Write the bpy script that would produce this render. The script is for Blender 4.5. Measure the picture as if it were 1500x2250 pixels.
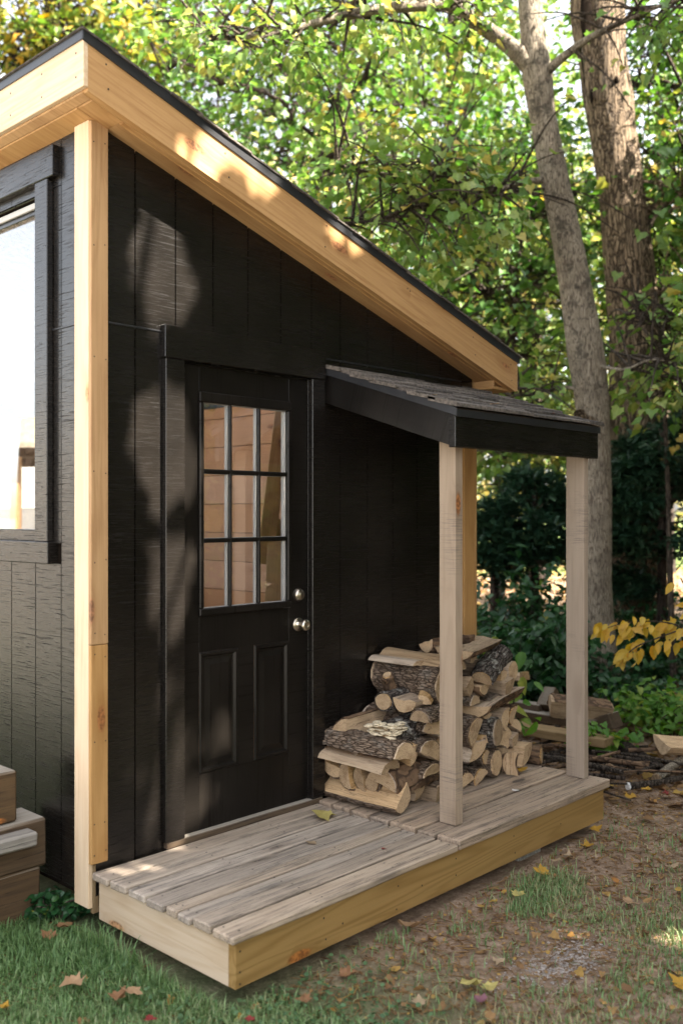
import bpy, bmesh, math, random
import numpy as np
from mathutils import Vector, Matrix, noise as mnoise

sc = bpy.context.scene
for _o in list(bpy.data.objects):
    bpy.data.objects.remove(_o)
COL = sc.collection
R = math.radians

# ------------------------------------------------------------------ camera
FPX, YH, PHI = 2118.7, 1129.9, 0.7593                 # focal length and horizon in photo pixels, heading from +X
CAM = Vector((-2.0591, -3.3011, 1.6362))
FWD = Vector((math.cos(PHI), math.sin(PHI), 0))
RGT = Vector((math.sin(PHI), -math.cos(PHI), 0))
cd = bpy.data.cameras.new('camera')
cam = bpy.data.objects.new('camera', cd)
COL.objects.link(cam)
cam.location = CAM
cam.rotation_euler = (R(90), 0, PHI - R(90))
cd.sensor_fit = 'HORIZONTAL'
cd.sensor_width = 24.0
cd.lens = FPX / 1500 * 24.0
cd.shift_y = (YH - 1125) / 1500
cd.clip_start, cd.clip_end = 0.05, 600
cd.dof.use_dof = True
cd.dof.focus_distance = 4.5
cd.dof.aperture_fstop = 1.8
sc.camera = cam

# ------------------------------------------------------------------ sky, sun, exposure
SUN = Vector((0.35, -1.0, 1.14)).normalized()          # towards the sun
world = bpy.data.worlds.new('World')
sc.world = world
world.use_nodes = True
wn = world.node_tree.nodes
wn.clear()
sky = wn.new('ShaderNodeTexSky')
sky.sky_type = 'NISHITA'
sky.sun_disc = False
sky.sun_elevation = math.asin(SUN.z)
sky.sun_rotation = math.atan2(SUN.x, SUN.y)
sky.dust_density = 3.0
sky.air_density = 1.0
bg = wn.new('ShaderNodeBackground')
bg.inputs['Strength'].default_value = 0.095
wo = wn.new('ShaderNodeOutputWorld')
haze_white = wn.new('ShaderNodeHueSaturation')           # a milky, hazy sky
haze_white.inputs['Saturation'].default_value = 0.30
world.node_tree.links.new(sky.outputs[0], haze_white.inputs['Color'])
world.node_tree.links.new(haze_white.outputs[0], bg.inputs[0])
world.node_tree.links.new(bg.outputs[0], wo.inputs[0])
sl = bpy.data.lights.new('sun', 'SUN')
sl.energy = 5.0
sl.angle = R(0.45)
sl.color = (1.0, 0.93, 0.82)
sun = bpy.data.objects.new('sun', sl)
COL.objects.link(sun)
sun.rotation_euler = SUN.to_track_quat('Z', 'Y').to_euler()
sun.location = SUN * 60
sc.view_settings.view_transform = 'Standard'
sc.view_settings.look = 'None'
sc.view_settings.gamma = 1
sc.view_settings.exposure = 3.0
sc.view_settings.use_curve_mapping = False
sc.render.engine = 'CYCLES'
sc.cycles.use_denoising = True
sc.cycles.max_bounces = 8
sc.cycles.diffuse_bounces = 4
sc.cycles.glossy_bounces = 3
sc.cycles.transmission_bounces = 4
sc.cycles.transparent_max_bounces = 12
sc.cycles.sample_clamp_indirect = 6.0

# ------------------------------------------------------------------ helpers
def at(px, py, d):
    """the point d metres ahead of the viewer at that place of the photograph"""
    return CAM + (FWD + RGT * ((px - 750) / FPX) + Vector((0, 0, (YH - py) / FPX))) * d

def wm(o):
    m = o.matrix_basis.copy()
    return wm(o.parent) @ o.matrix_parent_inverse @ m if o.parent else m

def attach(o, p):
    if p is not None:
        o.parent = p
        o.matrix_parent_inverse = wm(p).inverted()

def tag(o, label=None, cat=None, group=None, kind=None):
    if label: o['label'] = label
    if cat: o['category'] = cat
    if group: o['group'] = group
    if kind: o['kind'] = kind
    return o

def empty(name, loc, label, cat, group=None):
    o = bpy.data.objects.new(name, None)
    COL.objects.link(o)
    o.location = loc
    o.empty_display_size = 0.1
    return tag(o, label, cat, group)

def put(name, me, parent=None, mat=None, loc=(0, 0, 0), rot=None, mw=None):
    o = bpy.data.objects.new(name, me)
    COL.objects.link(o)
    if mat is not None and not me.materials:
        me.materials.append(M[mat] if isinstance(mat, str) else mat)
    if mw is not None:
        o.matrix_basis = mw
    else:
        o.location = loc
        if rot is not None: o.rotation_euler = rot
    attach(o, parent)
    return o

def from_bm(bm, name, smooth=False):
    me = bpy.data.meshes.new(name)
    bmesh.ops.recalc_face_normals(bm, faces=bm.faces[:])
    bm.to_mesh(me)
    bm.free()
    if smooth:
        me.polygons.foreach_set('use_smooth', [True] * len(me.polygons))
    return me

_BOX = {}
def box_mesh(size, bevel=0.003, segs=0, jit=0.0, seed=0):
    """a board: long axis X, softly bevelled, optionally cut along its length and made a little uneven"""
    key = (tuple(round(s, 4) for s in size), bevel, segs, jit, seed)
    if key in _BOX: return _BOX[key]
    bm = bmesh.new()
    bmesh.ops.create_cube(bm, size=1.0)
    for v in bm.verts:
        v.co = Vector((v.co.x * size[0], v.co.y * size[1], v.co.z * size[2]))
    for i in range(1, segs):
        x = -size[0] / 2 + size[0] * i / segs
        bmesh.ops.bisect_plane(bm, geom=bm.verts[:] + bm.edges[:] + bm.faces[:], plane_co=(x, 0, 0), plane_no=(1, 0, 0))
    b = min(bevel, min(size) * 0.3)
    if b > 0:
        ed = [e for e in bm.edges if len(e.link_faces) == 2 and e.calc_face_angle() > 0.5]
        bmesh.ops.bevel(bm, geom=ed, offset=b, segments=1, affect='EDGES', profile=0.5)
    if jit:
        rs = random.Random(seed)
        o1, o2 = rs.uniform(0, 50), rs.uniform(0, 50)
        for v in bm.verts:
            p = v.co
            v.co = p + Vector((0, jit * mnoise.noise((p.x * 3 + o1, p.y * 20, p.z * 20)),
                               jit * mnoise.noise((p.x * 3 + o2, p.y * 20 + 9, p.z * 20))))
    me = from_bm(bm, 'board')
    _BOX[key] = me
    return me

def plank(name, parent, lo, hi, mat, along='x', bevel=0.003, segs=0, jit=0.0, seed=0, extra=None):
    """an axis-aligned board between two corners; its grain runs along the named axis"""
    lo, hi = Vector(lo), Vector(hi)
    c, s = (lo + hi) / 2, hi - lo
    if along == 'x': sz, rot = (s.x, s.y, s.z), Matrix.Identity(3)
    elif along == 'y': sz, rot = (s.y, s.x, s.z), Matrix(((0, -1, 0), (1, 0, 0), (0, 0, 1)))
    else: sz, rot = (s.z, s.y, s.x), Matrix(((0, 0, -1), (0, 1, 0), (1, 0, 0)))
    me = box_mesh(sz, bevel, segs, jit, seed)
    if me.materials and me.materials[0] != M[mat]:
        me = me.copy(); me.materials.clear()
    mw = Matrix.Translation(c) @ (extra or Matrix.Identity(4)) @ rot.to_4x4()
    return put(name, me, parent, mat, mw=mw)

def bar(name, parent, a, b, w, t, mat, up=(0, 0, 1), bevel=0.003, segs=0, jit=0.0, seed=0):
    """a board of width w (along up) and thickness t from a to b"""
    a, b = Vector(a), Vector(b)
    x = (b - a).normalized()
    y = Vector(up).cross(x).normalized()
    z = x.cross(y)
    mw = Matrix((x, y, z)).transposed().to_4x4()
    mw.translation = (a + b) / 2
    me = box_mesh(((b - a).length, t, w), bevel, segs, jit, seed)
    if me.materials and me.materials[0] != M[mat]:
        me = me.copy(); me.materials.clear()
    return put(name, me, parent, mat, mw=mw)

def poly_prism(pts, axis, lo, hi):
    """pts 2-D outline extruded along axis ('x' or 'y') between lo and hi"""
    bm = bmesh.new()
    def P(u, v, w): return (w, u, v) if axis == 'x' else (u, w, v)
    a = [bm.verts.new(P(u, v, lo)) for u, v in pts]
    b = [bm.verts.new(P(u, v, hi)) for u, v in pts]
    bm.faces.new(a); bm.faces.new(b[::-1])
    n = len(pts)
    for i in range(n):
        bm.faces.new((a[i], a[(i + 1) % n], b[(i + 1) % n], b[i]))
    return bm

def fast_mesh(name, V, F, rnd=None, smooth=False):
    """V (n,3), F list of index arrays (m,k); rnd one value for each face"""
    me = bpy.data.meshes.new(name)
    V = np.asarray(V, dtype=np.float32)
    me.vertices.add(len(V))
    me.vertices.foreach_set('co', V.ravel())
    Fs = [np.asarray(f, dtype=np.int32) for f in (F if isinstance(F, list) else [F]) if len(f)]
    idx = np.concatenate([f.ravel() for f in Fs])
    tot = np.concatenate([np.full(len(f), f.shape[1], dtype=np.int32) for f in Fs])
    st = np.concatenate([[0], np.cumsum(tot)[:-1]]).astype(np.int32)
    me.loops.add(len(idx))
    me.loops.foreach_set('vertex_index', idx)
    me.polygons.add(len(tot))
    me.polygons.foreach_set('loop_start', st)
    try: me.polygons.foreach_set('loop_total', tot)
    except Exception: pass
    if smooth: me.polygons.foreach_set('use_smooth', np.ones(len(tot), dtype=bool))
    if rnd is not None:
        at_ = me.attributes.new('rnd', 'FLOAT', 'FACE')
        at_.data.foreach_set('value', np.asarray(rnd, dtype=np.float32))
    me.update(calc_edges=True)
    return me

# ------------------------------------------------------------------ materials
M = {}
class Mat:
    def __init__(s, name):
        s.m = bpy.data.materials.new(name)
        s.m.use_nodes = True
        s.t = s.m.node_tree
        s.t.nodes.clear()
        M[name] = s.m
    def n(s, typ, ins=None, **props):
        nd = s.t.nodes.new('ShaderNode' + typ)
        for k, v in props.items(): setattr(nd, k, v)
        for k, v in (ins or {}).items():
            sk = nd.inputs[k]
            if isinstance(v, bpy.types.NodeSocket): s.t.links.new(v, sk)
            elif v is not None:
                if hasattr(sk.default_value, '__len__') and not hasattr(v, '__len__'): v = (v,) * len(sk.default_value)
                if hasattr(sk.default_value, '__len__') and len(sk.default_value) == 4 and len(v) == 3: v = (*v, 1)
                sk.default_value = v
        return nd
    def math(s, op, a, b=0.0, c=None, clamp=False):
        ins = {0: a, 1: b}
        if c is not None: ins[2] = c
        return s.n('Math', ins, operation=op, use_clamp=clamp).outputs[0]
    def mix(s, f, a, b, blend='MIX'):
        nd = s.t.nodes.new('ShaderNodeMix')
        nd.data_type = 'RGBA'; nd.blend_type = blend
        for k, v in ((0, f), (6, a), (7, b)):
            if isinstance(v, bpy.types.NodeSocket): s.t.links.new(v, nd.inputs[k])
            else: nd.inputs[k].default_value = v if not hasattr(v, '__len__') or len(v) == 4 else (*v, 1)
        return nd.outputs[2]
    def ramp(s, f, stops):
        nd = s.n('ValToRGB', {0: f})
        el = nd.color_ramp.elements
        while len(el) < len(stops): el.new(0.5)
        for e, (p, c) in zip(el, stops):
            e.position = p
            e.color = (*c, 1) if len(c) == 3 else c
        return nd.outputs[0]
    def rng(s, v, a, b, c=0.0, d=1.0):
        return s.n('MapRange', {0: v, 1: a, 2: b, 3: c, 4: d}, interpolation_type='SMOOTHSTEP').outputs[0]
    def obj(s, offset=True):
        o = s.n('TexCoord').outputs['Object']
        if not offset: return o
        r = s.n('ObjectInfo').outputs['Random']
        v = s.n('VectorMath', {0: s.n('CombineXYZ', {0: r, 1: r, 2: r}).outputs[0], 1: (37.0, 51.0, 23.0)}, operation='MULTIPLY').outputs[0]
        return s.n('VectorMath', {0: o, 1: v}, operation='ADD').outputs[0]
    def scaled(s, v, sc_): return s.n('VectorMath', {0: v, 1: sc_}, operation='MULTIPLY').outputs[0]
    def noise(s, v, scale, detail=3, rough=0.55, dist=0.0):
        return s.n('TexNoise', {'Vector': v, 'Scale': scale, 'Detail': detail, 'Roughness': rough, 'Distortion': dist}).outputs[0]
    def bump(s, h, strength=0.5, dist=0.01):
        return s.n('Bump', {'Strength': strength, 'Distance': dist, 'Height': h}).outputs[0]
    def out(s, sh): s.t.links.new(sh, s.n('OutputMaterial').inputs[0]); return s.m
    def pbr(s, col, rough=0.6, normal=None, spec=0.3, metal=0.0, **kw):
        ins = {'Base Color': col, 'Roughness': rough, 'Specular IOR Level': spec, 'Metallic': metal}
        if normal is not None: ins['Normal'] = normal
        ins.update(kw)
        return s.out(s.n('BsdfPrincipled', ins).outputs[0])

def wood(name, light, dark, knot=(0.16, 0.07, 0.03), rings=1.0, knots=0.6, rough=0.55, stain=None, stain_amt=0.0, saw=0.0, fine=0.4, tint=0.12, top=None):
    m = Mat(name)
    p = m.obj()
    vo = m.n('TexVoronoi', {'Vector': m.scaled(p, (3.0, 9.0, 9.0)), 'Scale': 1.0, 'Randomness': 1.0}, feature='F1')
    d = vo.outputs['Distance']
    cellr = m.n('SeparateColor', {0: vo.outputs['Color']}).outputs[0]
    has = m.math('LESS_THAN', cellr, knots)
    bulge = m.math('MULTIPLY', m.rng(d, 0.45, 0.05), has)
    sx = m.n('SeparateXYZ', {0: p})
    py = m.math('ADD', sx.outputs[1], m.math('MULTIPLY', bulge, 0.05))
    q = m.n('CombineXYZ', {0: m.math('MULTIPLY', sx.outputs[0], 0.7), 1: m.math('MULTIPLY', py, 9.0), 2: m.math('MULTIPLY', sx.outputs[2], 9.0)}).outputs[0]
    low = m.noise(q, 1.0, 2, 0.45, 0.3)
    ring = m.math('SINE', m.math('MULTIPLY', low, 55.0))
    ring = m.math('POWER', m.math('ADD', m.math('MULTIPLY', ring, 0.5), 0.5), 2.2)
    fn = m.noise(m.scaled(p, (2.5, 90.0, 90.0)), 1.0, 4, 0.6)
    broad = m.noise(m.scaled(p, (1.2, 4.0, 4.0)), 1.0, 3, 0.5)
    f = m.math('ADD', m.math('MULTIPLY', ring, 0.45 * rings), m.math('MULTIPLY', m.math('SUBTRACT', fn, 0.45), fine * 2.0), clamp=True)
    col = m.mix(f, light, dark)
    col = m.mix(m.math('MULTIPLY', m.rng(broad, 0.42, 0.7), 0.45), col, tuple(0.55 * a + 0.45 * b for a, b in zip(light, dark)))
    kn = m.math('MULTIPLY', m.rng(d, 0.2, 0.13), has)
    halo = m.math('MULTIPLY', m.rng(d, 0.5, 0.16), has)
    col = m.mix(m.math('MULTIPLY', halo, 0.5), col, dark)
    kc = m.mix(m.rng(m.noise(m.scaled(p, (60, 60, 60)), 1.0, 2), 0.35, 0.65), knot, tuple(min(1, k * 2.4) for k in knot))
    col = m.mix(kn, col, kc)
    if stain:
        s1 = m.noise(m.scaled(p, (1.4, 38.0, 38.0)), 1.0, 6, 0.7, 0.5)
        s2 = m.noise(m.scaled(p, (4.0, 10.0, 10.0)), 1.0, 5, 0.7)
        sm = m.math('MULTIPLY', m.rng(m.math('ADD', m.math('MULTIPLY', s1, 0.65), m.math('MULTIPLY', s2, 0.35)), 0.47, 0.66), stain_amt)
        col = m.mix(sm, col, stain)
    if saw is not None and stain and fine > 0.5:
        ckn = m.noise(m.scaled(p, (1.1, 75.0, 75.0)), 1.0, 3, 0.6, 0.3)
        col = m.mix(m.rng(m.math('ABSOLUTE', m.math('SUBTRACT', ckn, 0.56)), 0.012, 0.003, 0.0, 0.8), col, tuple(c * 0.5 for c in stain))
    r = m.n('ObjectInfo').outputs['Random']
    hs = m.n('HueSaturation', {'Color': col, 'Value': m.n('MapRange', {0: r, 3: 1 - tint, 4: 1 + tint}).outputs[0], 'Saturation': m.n('MapRange', {0: m.math('FRACT', m.math('MULTIPLY', r, 7.3)), 3: 1 - tint, 4: 1 + tint}).outputs[0]}).outputs[0]
    if top:
        nz = m.n('SeparateXYZ', {0: m.n('NewGeometry').outputs['True Normal']}).outputs[2]
        hs = m.mix(m.math('MULTIPLY', m.rng(nz, 0.6, 0.9), m.rng(fn, 0.3, 0.6, 0.55, 1.0)), hs, top)
    h = m.math('ADD', m.math('MULTIPLY', fn, 0.6), m.math('MULTIPLY', ring, -0.25))
    if saw:
        sw = m.noise(m.scaled(p, (260.0, 9.0, 9.0)), 1.0, 3, 0.6)
        h = m.math('ADD', h, m.math('MULTIPLY', sw, saw))
        dk = m.math('MULTIPLY', m.rng(sw, 0.46, 0.62), m.rng(m.noise(p, 4.0, 4), 0.53, 0.68))
        hs = m.mix(m.math('MULTIPLY', dk, 0.5), hs, (0.12, 0.10, 0.09))
    m.pbr(hs, rough, m.bump(h, 0.35, 0.003), 0.25)

wood('pine', (0.45, 0.265, 0.115), (0.28, 0.138, 0.05), rings=0.75, knots=0.72, fine=0.5, stain=(0.22, 0.10, 0.035), stain_amt=0.42, tint=0.06)
wood('pine_lit', (0.62, 0.48, 0.34), (0.50, 0.35, 0.215), knot=(0.26, 0.14, 0.07), rings=0.8, knots=0.3, fine=0.5, stain=(0.38, 0.26, 0.15), stain_amt=0.4)  # lit copy of the pine: the brighter yard light is put into the colour
wood('treated_pine', (0.285, 0.185, 0.085), (0.17, 0.10, 0.04), rings=1.15, knots=0.2, fine=0.3, stain=(0.22, 0.15, 0.07), stain_amt=0.35)
wood('deck_wood', (0.39, 0.315, 0.245), (0.19, 0.14, 0.10), knot=(0.06, 0.045, 0.035), rings=0.55, knots=0.22, rough=0.75, stain=(0.065, 0.055, 0.048), stain_amt=0.75, fine=0.6, tint=0.16)
wood('deck_wood_brown', (0.38, 0.285, 0.205), (0.18, 0.125, 0.085), knot=(0.06, 0.045, 0.035), rings=0.55, knots=0.22, rough=0.75, stain=(0.055, 0.045, 0.038), stain_amt=0.85, fine=0.6, tint=0.14)
wood('sawn_post', (0.325, 0.25, 0.185), (0.20, 0.143, 0.098), rings=0.5, knots=0.3, rough=0.8, saw=0.5, fine=0.45)
wood('old_timber', (0.105, 0.068, 0.038), (0.05, 0.03, 0.017), rings=0.9, knots=0.25, rough=0.85, stain=(0.03, 0.022, 0.016), stain_amt=0.6, fine=0.6, top=(0.33, 0.29, 0.24))
wood('grey_timber', (0.29, 0.26, 0.225), (0.15, 0.13, 0.11), rings=0.5, knots=0.2, rough=0.85, stain=(0.08, 0.07, 0.06), stain_amt=0.7, fine=0.6)
wood('interior_board', (0.52, 0.29, 0.165), (0.40, 0.20, 0.10), rings=0.35, knots=0.3, fine=0.25)
wood('split_wood', (0.50, 0.355, 0.22), (0.28, 0.175, 0.095), knot=(0.14, 0.07, 0.035), rings=0.35, knots=0.2, rough=0.8, stain=(0.13, 0.075, 0.04), stain_amt=0.75, fine=1.0, tint=0.3)

def end_grain():
    m = Mat('end_grain')
    p = m.obj(False)
    s = m.n('SeparateXYZ', {0: p})
    rr = m.math('SQRT', m.math('ADD', m.math('MULTIPLY', s.outputs[1], s.outputs[1]), m.math('MULTIPLY', s.outputs[2], s.outputs[2])))
    rr = m.math('ADD', rr, m.math('MULTIPLY', m.noise(m.obj(), 12.0, 3), 0.02))
    ring = m.math('ADD', m.math('MULTIPLY', m.math('SINE', m.math('MULTIPLY', rr, 900.0)), 0.5), 0.5)
    n1 = m.noise(m.obj(), 16.0, 4, 0.65)
    col = m.mix(m.math('MULTIPLY', ring, 0.6), (0.53, 0.38, 0.235), (0.31, 0.195, 0.10))
    col = m.mix(m.math('MULTIPLY', m.rng(n1, 0.46, 0.70), 0.7), col, (0.21, 0.125, 0.065))
    ang = m.math('ARCTAN2', s.outputs[1], s.outputs[2])
    ck = m.noise(m.n('CombineXYZ', {0: m.math('MULTIPLY', ang, 2.2), 1: m.math('MULTIPLY', rr, 6.0), 2: m.math('MULTIPLY', m.n('ObjectInfo').outputs['Random'], 40.0)}).outputs[0], 2.4, 2, 0.5)
    col = m.mix(m.rng(m.math('ABSOLUTE', m.math('SUBTRACT', ck, 0.5)), 0.014, 0.004, 0.0, 0.75), col, (0.07, 0.04, 0.022))
    r = m.n('ObjectInfo').outputs['Random']
    col = m.n('HueSaturation', {'Color': col, 'Value': m.n('MapRange', {0: r, 3: 0.62, 4: 1.15}).outputs[0]}).outputs[0]
    m.pbr(col, 0.85, m.bump(m.noise(m.obj(), 90.0, 3), 0.4, 0.004), 0.2)
end_grain()

def bark(name, c1, c2, c3, stretch=(4.0, 26.0, 26.0), lichen=None, lich=0.0, strength=0.9, dist=0.02, axis='x'):
    m = Mat(name)
    p = m.obj()
    st = stretch if axis == 'x' else (stretch[1], stretch[2], stretch[0])
    w = m.n('VectorMath', {0: m.scaled(p, st), 1: m.scaled(m.n('TexNoise', {'Vector': p, 'Scale': 9.0, 'Detail': 2}).outputs[1], (1.6, 1.6, 1.6))}, operation='ADD').outputs[0]
    f = m.n('TexVoronoi', {'Vector': w, 'Scale': 1.0}, feature='DISTANCE_TO_EDGE').outputs[0]
    n1 = m.noise(w, 1.3, 5, 0.65)
    n2 = m.noise(p, 7.0, 4, 0.6)
    crack = m.rng(f, 0.0, 0.16)
    col = m.mix(m.rng(n1, 0.3, 0.7), c1, c2)
    col = m.mix(m.rng(crack, 1.0, 0.0, 0.0, 0.85), col, c3)
    col = m.mix(m.math('MULTIPLY', m.rng(n2, 0.45, 0.7), 0.5), col, c3)
    if lichen:
        l = m.math('MULTIPLY', m.rng(m.noise(p, 13.0 if axis == 'x' else 8.0, 5, 0.7), 0.52, 0.62), lich)
        if axis == 'z':
            l = m.math('MULTIPLY', l, m.rng(m.n('SeparateXYZ', {0: m.n('NewGeometry').outputs['Position']}).outputs[2], 1.6, 3.4, 0.2, 1.0))
        col = m.mix(l, col, lichen)
    h = m.math('ADD', m.math('MULTIPLY', crack, 0.8), m.math('MULTIPLY', n1, 0.5))
    m.pbr(col, 0.9, m.bump(h, strength, dist), 0.15)

bark('bark_log', (0.27, 0.195, 0.14), (0.18, 0.125, 0.088), (0.075, 0.05, 0.034), stretch=(18.0, 90.0, 90.0), lichen=(0.36, 0.32, 0.27), lich=0.3)
bark('bark_brown', (0.20, 0.125, 0.075), (0.13, 0.08, 0.048), (0.05, 0.032, 0.022), stretch=(6.0, 14.0, 14.0), strength=0.4)
bark('bark_lichen', (0.17, 0.14, 0.12), (0.08, 0.065, 0.055), (0.03, 0.023, 0.018), stretch=(15.0, 70.0, 70.0), lichen=(0.42, 0.40, 0.35), lich=0.7)
bark('bark_moss', (0.14, 0.10, 0.07), (0.07, 0.055, 0.035), (0.025, 0.02, 0.015), stretch=(15.0, 70.0, 70.0), lichen=(0.16, 0.15, 0.04), lich=0.9)
bark('maple_bark', (0.355, 0.30, 0.225), (0.225, 0.185, 0.137), (0.085, 0.064, 0.047), stretch=(9.0, 75.0, 75.0), lichen=(0.05, 0.043, 0.033), lich=0.75, strength=0.7, dist=0.012, axis='z')
bark('rough_bark', (0.28, 0.205, 0.135), (0.16, 0.112, 0.072), (0.045, 0.031, 0.021), stretch=(3.0, 30.0, 30.0), strength=1.0, dist=0.05, axis='z')
bark('dark_bark', (0.075, 0.056, 0.044), (0.045, 0.033, 0.026), (0.018, 0.013, 0.01), stretch=(4.0, 30.0, 30.0), axis='z')
bark('twig_bark', (0.11, 0.085, 0.065), (0.065, 0.05, 0.038), (0.03, 0.024, 0.018), stretch=(6.0, 40.0, 40.0), axis='z')

def black_paint(name, saw=1.0, base=(0.0064, 0.0052, 0.0043), lo=0.22, hi=0.75, spec=0.44, sheet=False):
    """black paint on rough-sawn plywood: the saw lines run level across a whole sheet of siding, or across a trim board"""
    m = Mat(name)
    if sheet:
        p = m.n('NewGeometry').outputs['Position']
        ln = m.noise(m.scaled(p, (9.0, 9.0, 380.0)), 1.0, 4, 0.65)
        br = m.noise(m.scaled(p, (3.0, 3.0, 105.0)), 1.0, 4, 0.7)
    else:
        p = m.obj()
        ln = m.noise(m.scaled(p, (190.0, 3.0, 3.0)), 1.0, 4, 0.65)
        br = m.noise(m.scaled(p, (40.0, 1.6, 1.6)), 1.0, 3, 0.6)
    pt = m.noise(p, 160.0, 2)
    pat = m.noise(p, 3.2, 3)
    f = m.math('ADD', m.math('MULTIPLY', ln, 0.6), m.math('MULTIPLY', br, 0.4))
    mask = m.rng(f, 0.53, 0.62)
    mask = m.math('MULTIPLY', mask, m.rng(pat, 0.3, 0.6, 0.55, 1.0))
    rough = m.n('MapRange', {0: mask, 3: lo, 4: hi}).outputs[0]
    sp = m.n('MapRange', {0: mask, 3: spec, 4: spec * 0.25}).outputs[0]
    col = m.mix(m.rng(pat, 0.3, 0.7), base, tuple(b * 1.7 for b in base))
    sp_d = m.rng(m.noise(p, 420.0, 1), 0.73, 0.78)
    col = m.mix(m.math('MULTIPLY', sp_d, 0.25), col, (0.2, 0.18, 0.16))
    h = m.math('ADD', m.math('MULTIPLY', f, saw), m.math('MULTIPLY', pt, 0.15))
    m.pbr(col, rough, m.bump(h, 0.3, 0.003), sp)
black_paint('siding_paint', sheet=True)
black_paint('trim_paint', saw=0.6, lo=0.26, hi=0.6, spec=0.44, sheet=True)
black_paint('barge_paint', saw=0.8, lo=0.32, hi=0.6, spec=0.3)
black_paint('door_paint', saw=0.05, base=(0.0066, 0.0054, 0.0044), lo=0.30, hi=0.36, spec=0.2)

def plain(name, col, rough=0.6, spec=0.4, metal=0.0, var=0.25, scale=20.0, bs=0.2, bd=0.003, each=0.0):
    m = Mat(name)
    p = m.obj()
    n = m.noise(p, scale, 4, 0.6)
    c = m.mix(m.rng(n, 0.3, 0.7), tuple(x * (1 - var) for x in col), tuple(min(1, x * (1 + var)) for x in col))
    if each: c = m.n('HueSaturation', {'Color': c, 'Value': m.n('MapRange', {0: m.n('ObjectInfo').outputs['Random'], 3: 1 - each, 4: 1 + each}).outputs[0]}).outputs[0]
    m.pbr(c, rough, m.bump(m.noise(p, scale * 4, 3), bs, bd), spec, metal)
plain('drip_metal', (0.02, 0.02, 0.022), 0.35, 0.5, 0.0, 0.1)
plain('shingle', (0.095, 0.080, 0.068), 0.92, 0.2, 0.0, 0.45, 60.0, 0.9, 0.006, 0.4)
plain('nickel', (0.56, 0.49, 0.40), 0.28, 0.5, 1.0, 0.03)
plain('white_vinyl', (0.40, 0.385, 0.36), 0.45, 0.4, 0.0, 0.03)
plain('concrete', (0.30, 0.285, 0.25), 0.9, 0.2, 0.0, 0.35, 30.0, 0.8, 0.008)
plain('pale_siding', (0.72, 0.70, 0.66), 0.7, 0.2, 0.0, 0.06)
plain('pale_roof', (0.32, 0.275, 0.21), 0.9, 0.2, 0.0, 0.2)
plain('grey_skirt', (0.22, 0.215, 0.205), 0.8, 0.2, 0.0, 0.2)
plain('red_paint', (0.4, 0.035, 0.03), 0.5, 0.3, 0.0, 0.1)
plain('fungus', (0.62, 0.52, 0.37), 0.8, 0.2, 0.0, 0.3, 60.0, 0.6, 0.004)
plain('hollow_dark', (0.012, 0.009, 0.007), 1.0, 0.0, 0.0, 0.3)  # black that stands in for shade in hollows and siding grooves
plain('nail', (0.03, 0.025, 0.022), 0.6, 0.4, 0.3, 0.1)
plain('white_paint_end', (0.7, 0.68, 0.65), 0.8, 0.2, 0.0, 0.2, 80.0)
plain('ash', (0.46, 0.40, 0.36), 0.95, 0.1, 0.0, 0.35, 40.0, 1.0, 0.02)
plain('debris', (0.34, 0.255, 0.17), 0.9, 0.15, 0.0, 0.5, 9.0)
plain('dark_board', (0.10, 0.075, 0.055), 0.85, 0.2, 0.0, 0.4, 30.0)

def glass(name, refl, tint=(1, 1, 1)):
    m = Mat(name)
    lw = m.n('LayerWeight', {'Blend': 0.5}).outputs['Fresnel']
    f = m.math('MULTIPLY', m.rng(lw, 0.0, 1.0, 0.25, 1.0), refl, clamp=True)
    g = m.n('BsdfGlossy', {'Color': (1, 1, 1), 'Roughness': 0.0, 'Normal': m.bump(m.noise(m.obj(), 2.5, 2), 0.02, 0.01)}).outputs[0]
    t = m.n('BsdfTransparent', {'Color': tint}).outputs[0]
    m.out(m.n('MixShader', {0: f, 1: t, 2: g}).outputs[0])
glass('window_glass', 0.33)
glass('door_glass', 0.20)

def leaf(name, stops, trans=0.35, rough=0.5, spec=0.35):
    m = Mat(name)
    a = m.n('Attribute', attribute_name='rnd').outputs['Fac']
    col = m.ramp(a, stops)
    n = m.noise(m.n('TexCoord').outputs['Object'], 40.0, 2)
    col = m.mix(m.math('MULTIPLY', m.rng(n, 0.35, 0.7), 0.3), col, tuple(c * 0.7 for c in stops[0][1]))
    d = m.n('BsdfPrincipled', {'Base Color': col, 'Roughness': rough, 'Specular IOR Level': spec}).outputs[0]
    tc = m.n('HueSaturation', {'Color': col, 'Saturation': 1.12, 'Value': 1.35}).outputs[0]
    t = m.n('BsdfTranslucent', {'Color': tc}).outputs[0]
    m.out(m.n('MixShader', {0: trans, 1: d, 2: t}).outputs[0])
leaf('maple_leaf', [(0, (0.034, 0.088, 0.018)), (0.42, (0.070, 0.155, 0.027)), (0.74, (0.145, 0.215, 0.042)), (0.92, (0.31, 0.27, 0.06)), (1, (0.42, 0.27, 0.06))])
leaf('maple_leaf_light', [(0, (0.06, 0.13, 0.026)), (0.4, (0.115, 0.20, 0.04)), (0.72, (0.22, 0.265, 0.06)), (0.88, (0.40, 0.33, 0.09)), (1, (0.5, 0.33, 0.08))])
leaf('maple_leaf_gold', [(0, (0.06, 0.13, 0.02)), (0.45, (0.13, 0.19, 0.03)), (0.75, (0.34, 0.26, 0.045)), (1, (0.44, 0.23, 0.04))])
leaf('far_leaf', [(0, (0.07, 0.13, 0.03)), (0.35, (0.16, 0.21, 0.05)), (0.65, (0.38, 0.31, 0.10)), (1, (0.5, 0.36, 0.16))], trans=0.3)
leaf('shade_leaf', [(0, (0.035, 0.09, 0.015)), (0.6, (0.08, 0.15, 0.02)), (1, (0.3, 0.25, 0.03))], trans=0.25)
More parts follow.
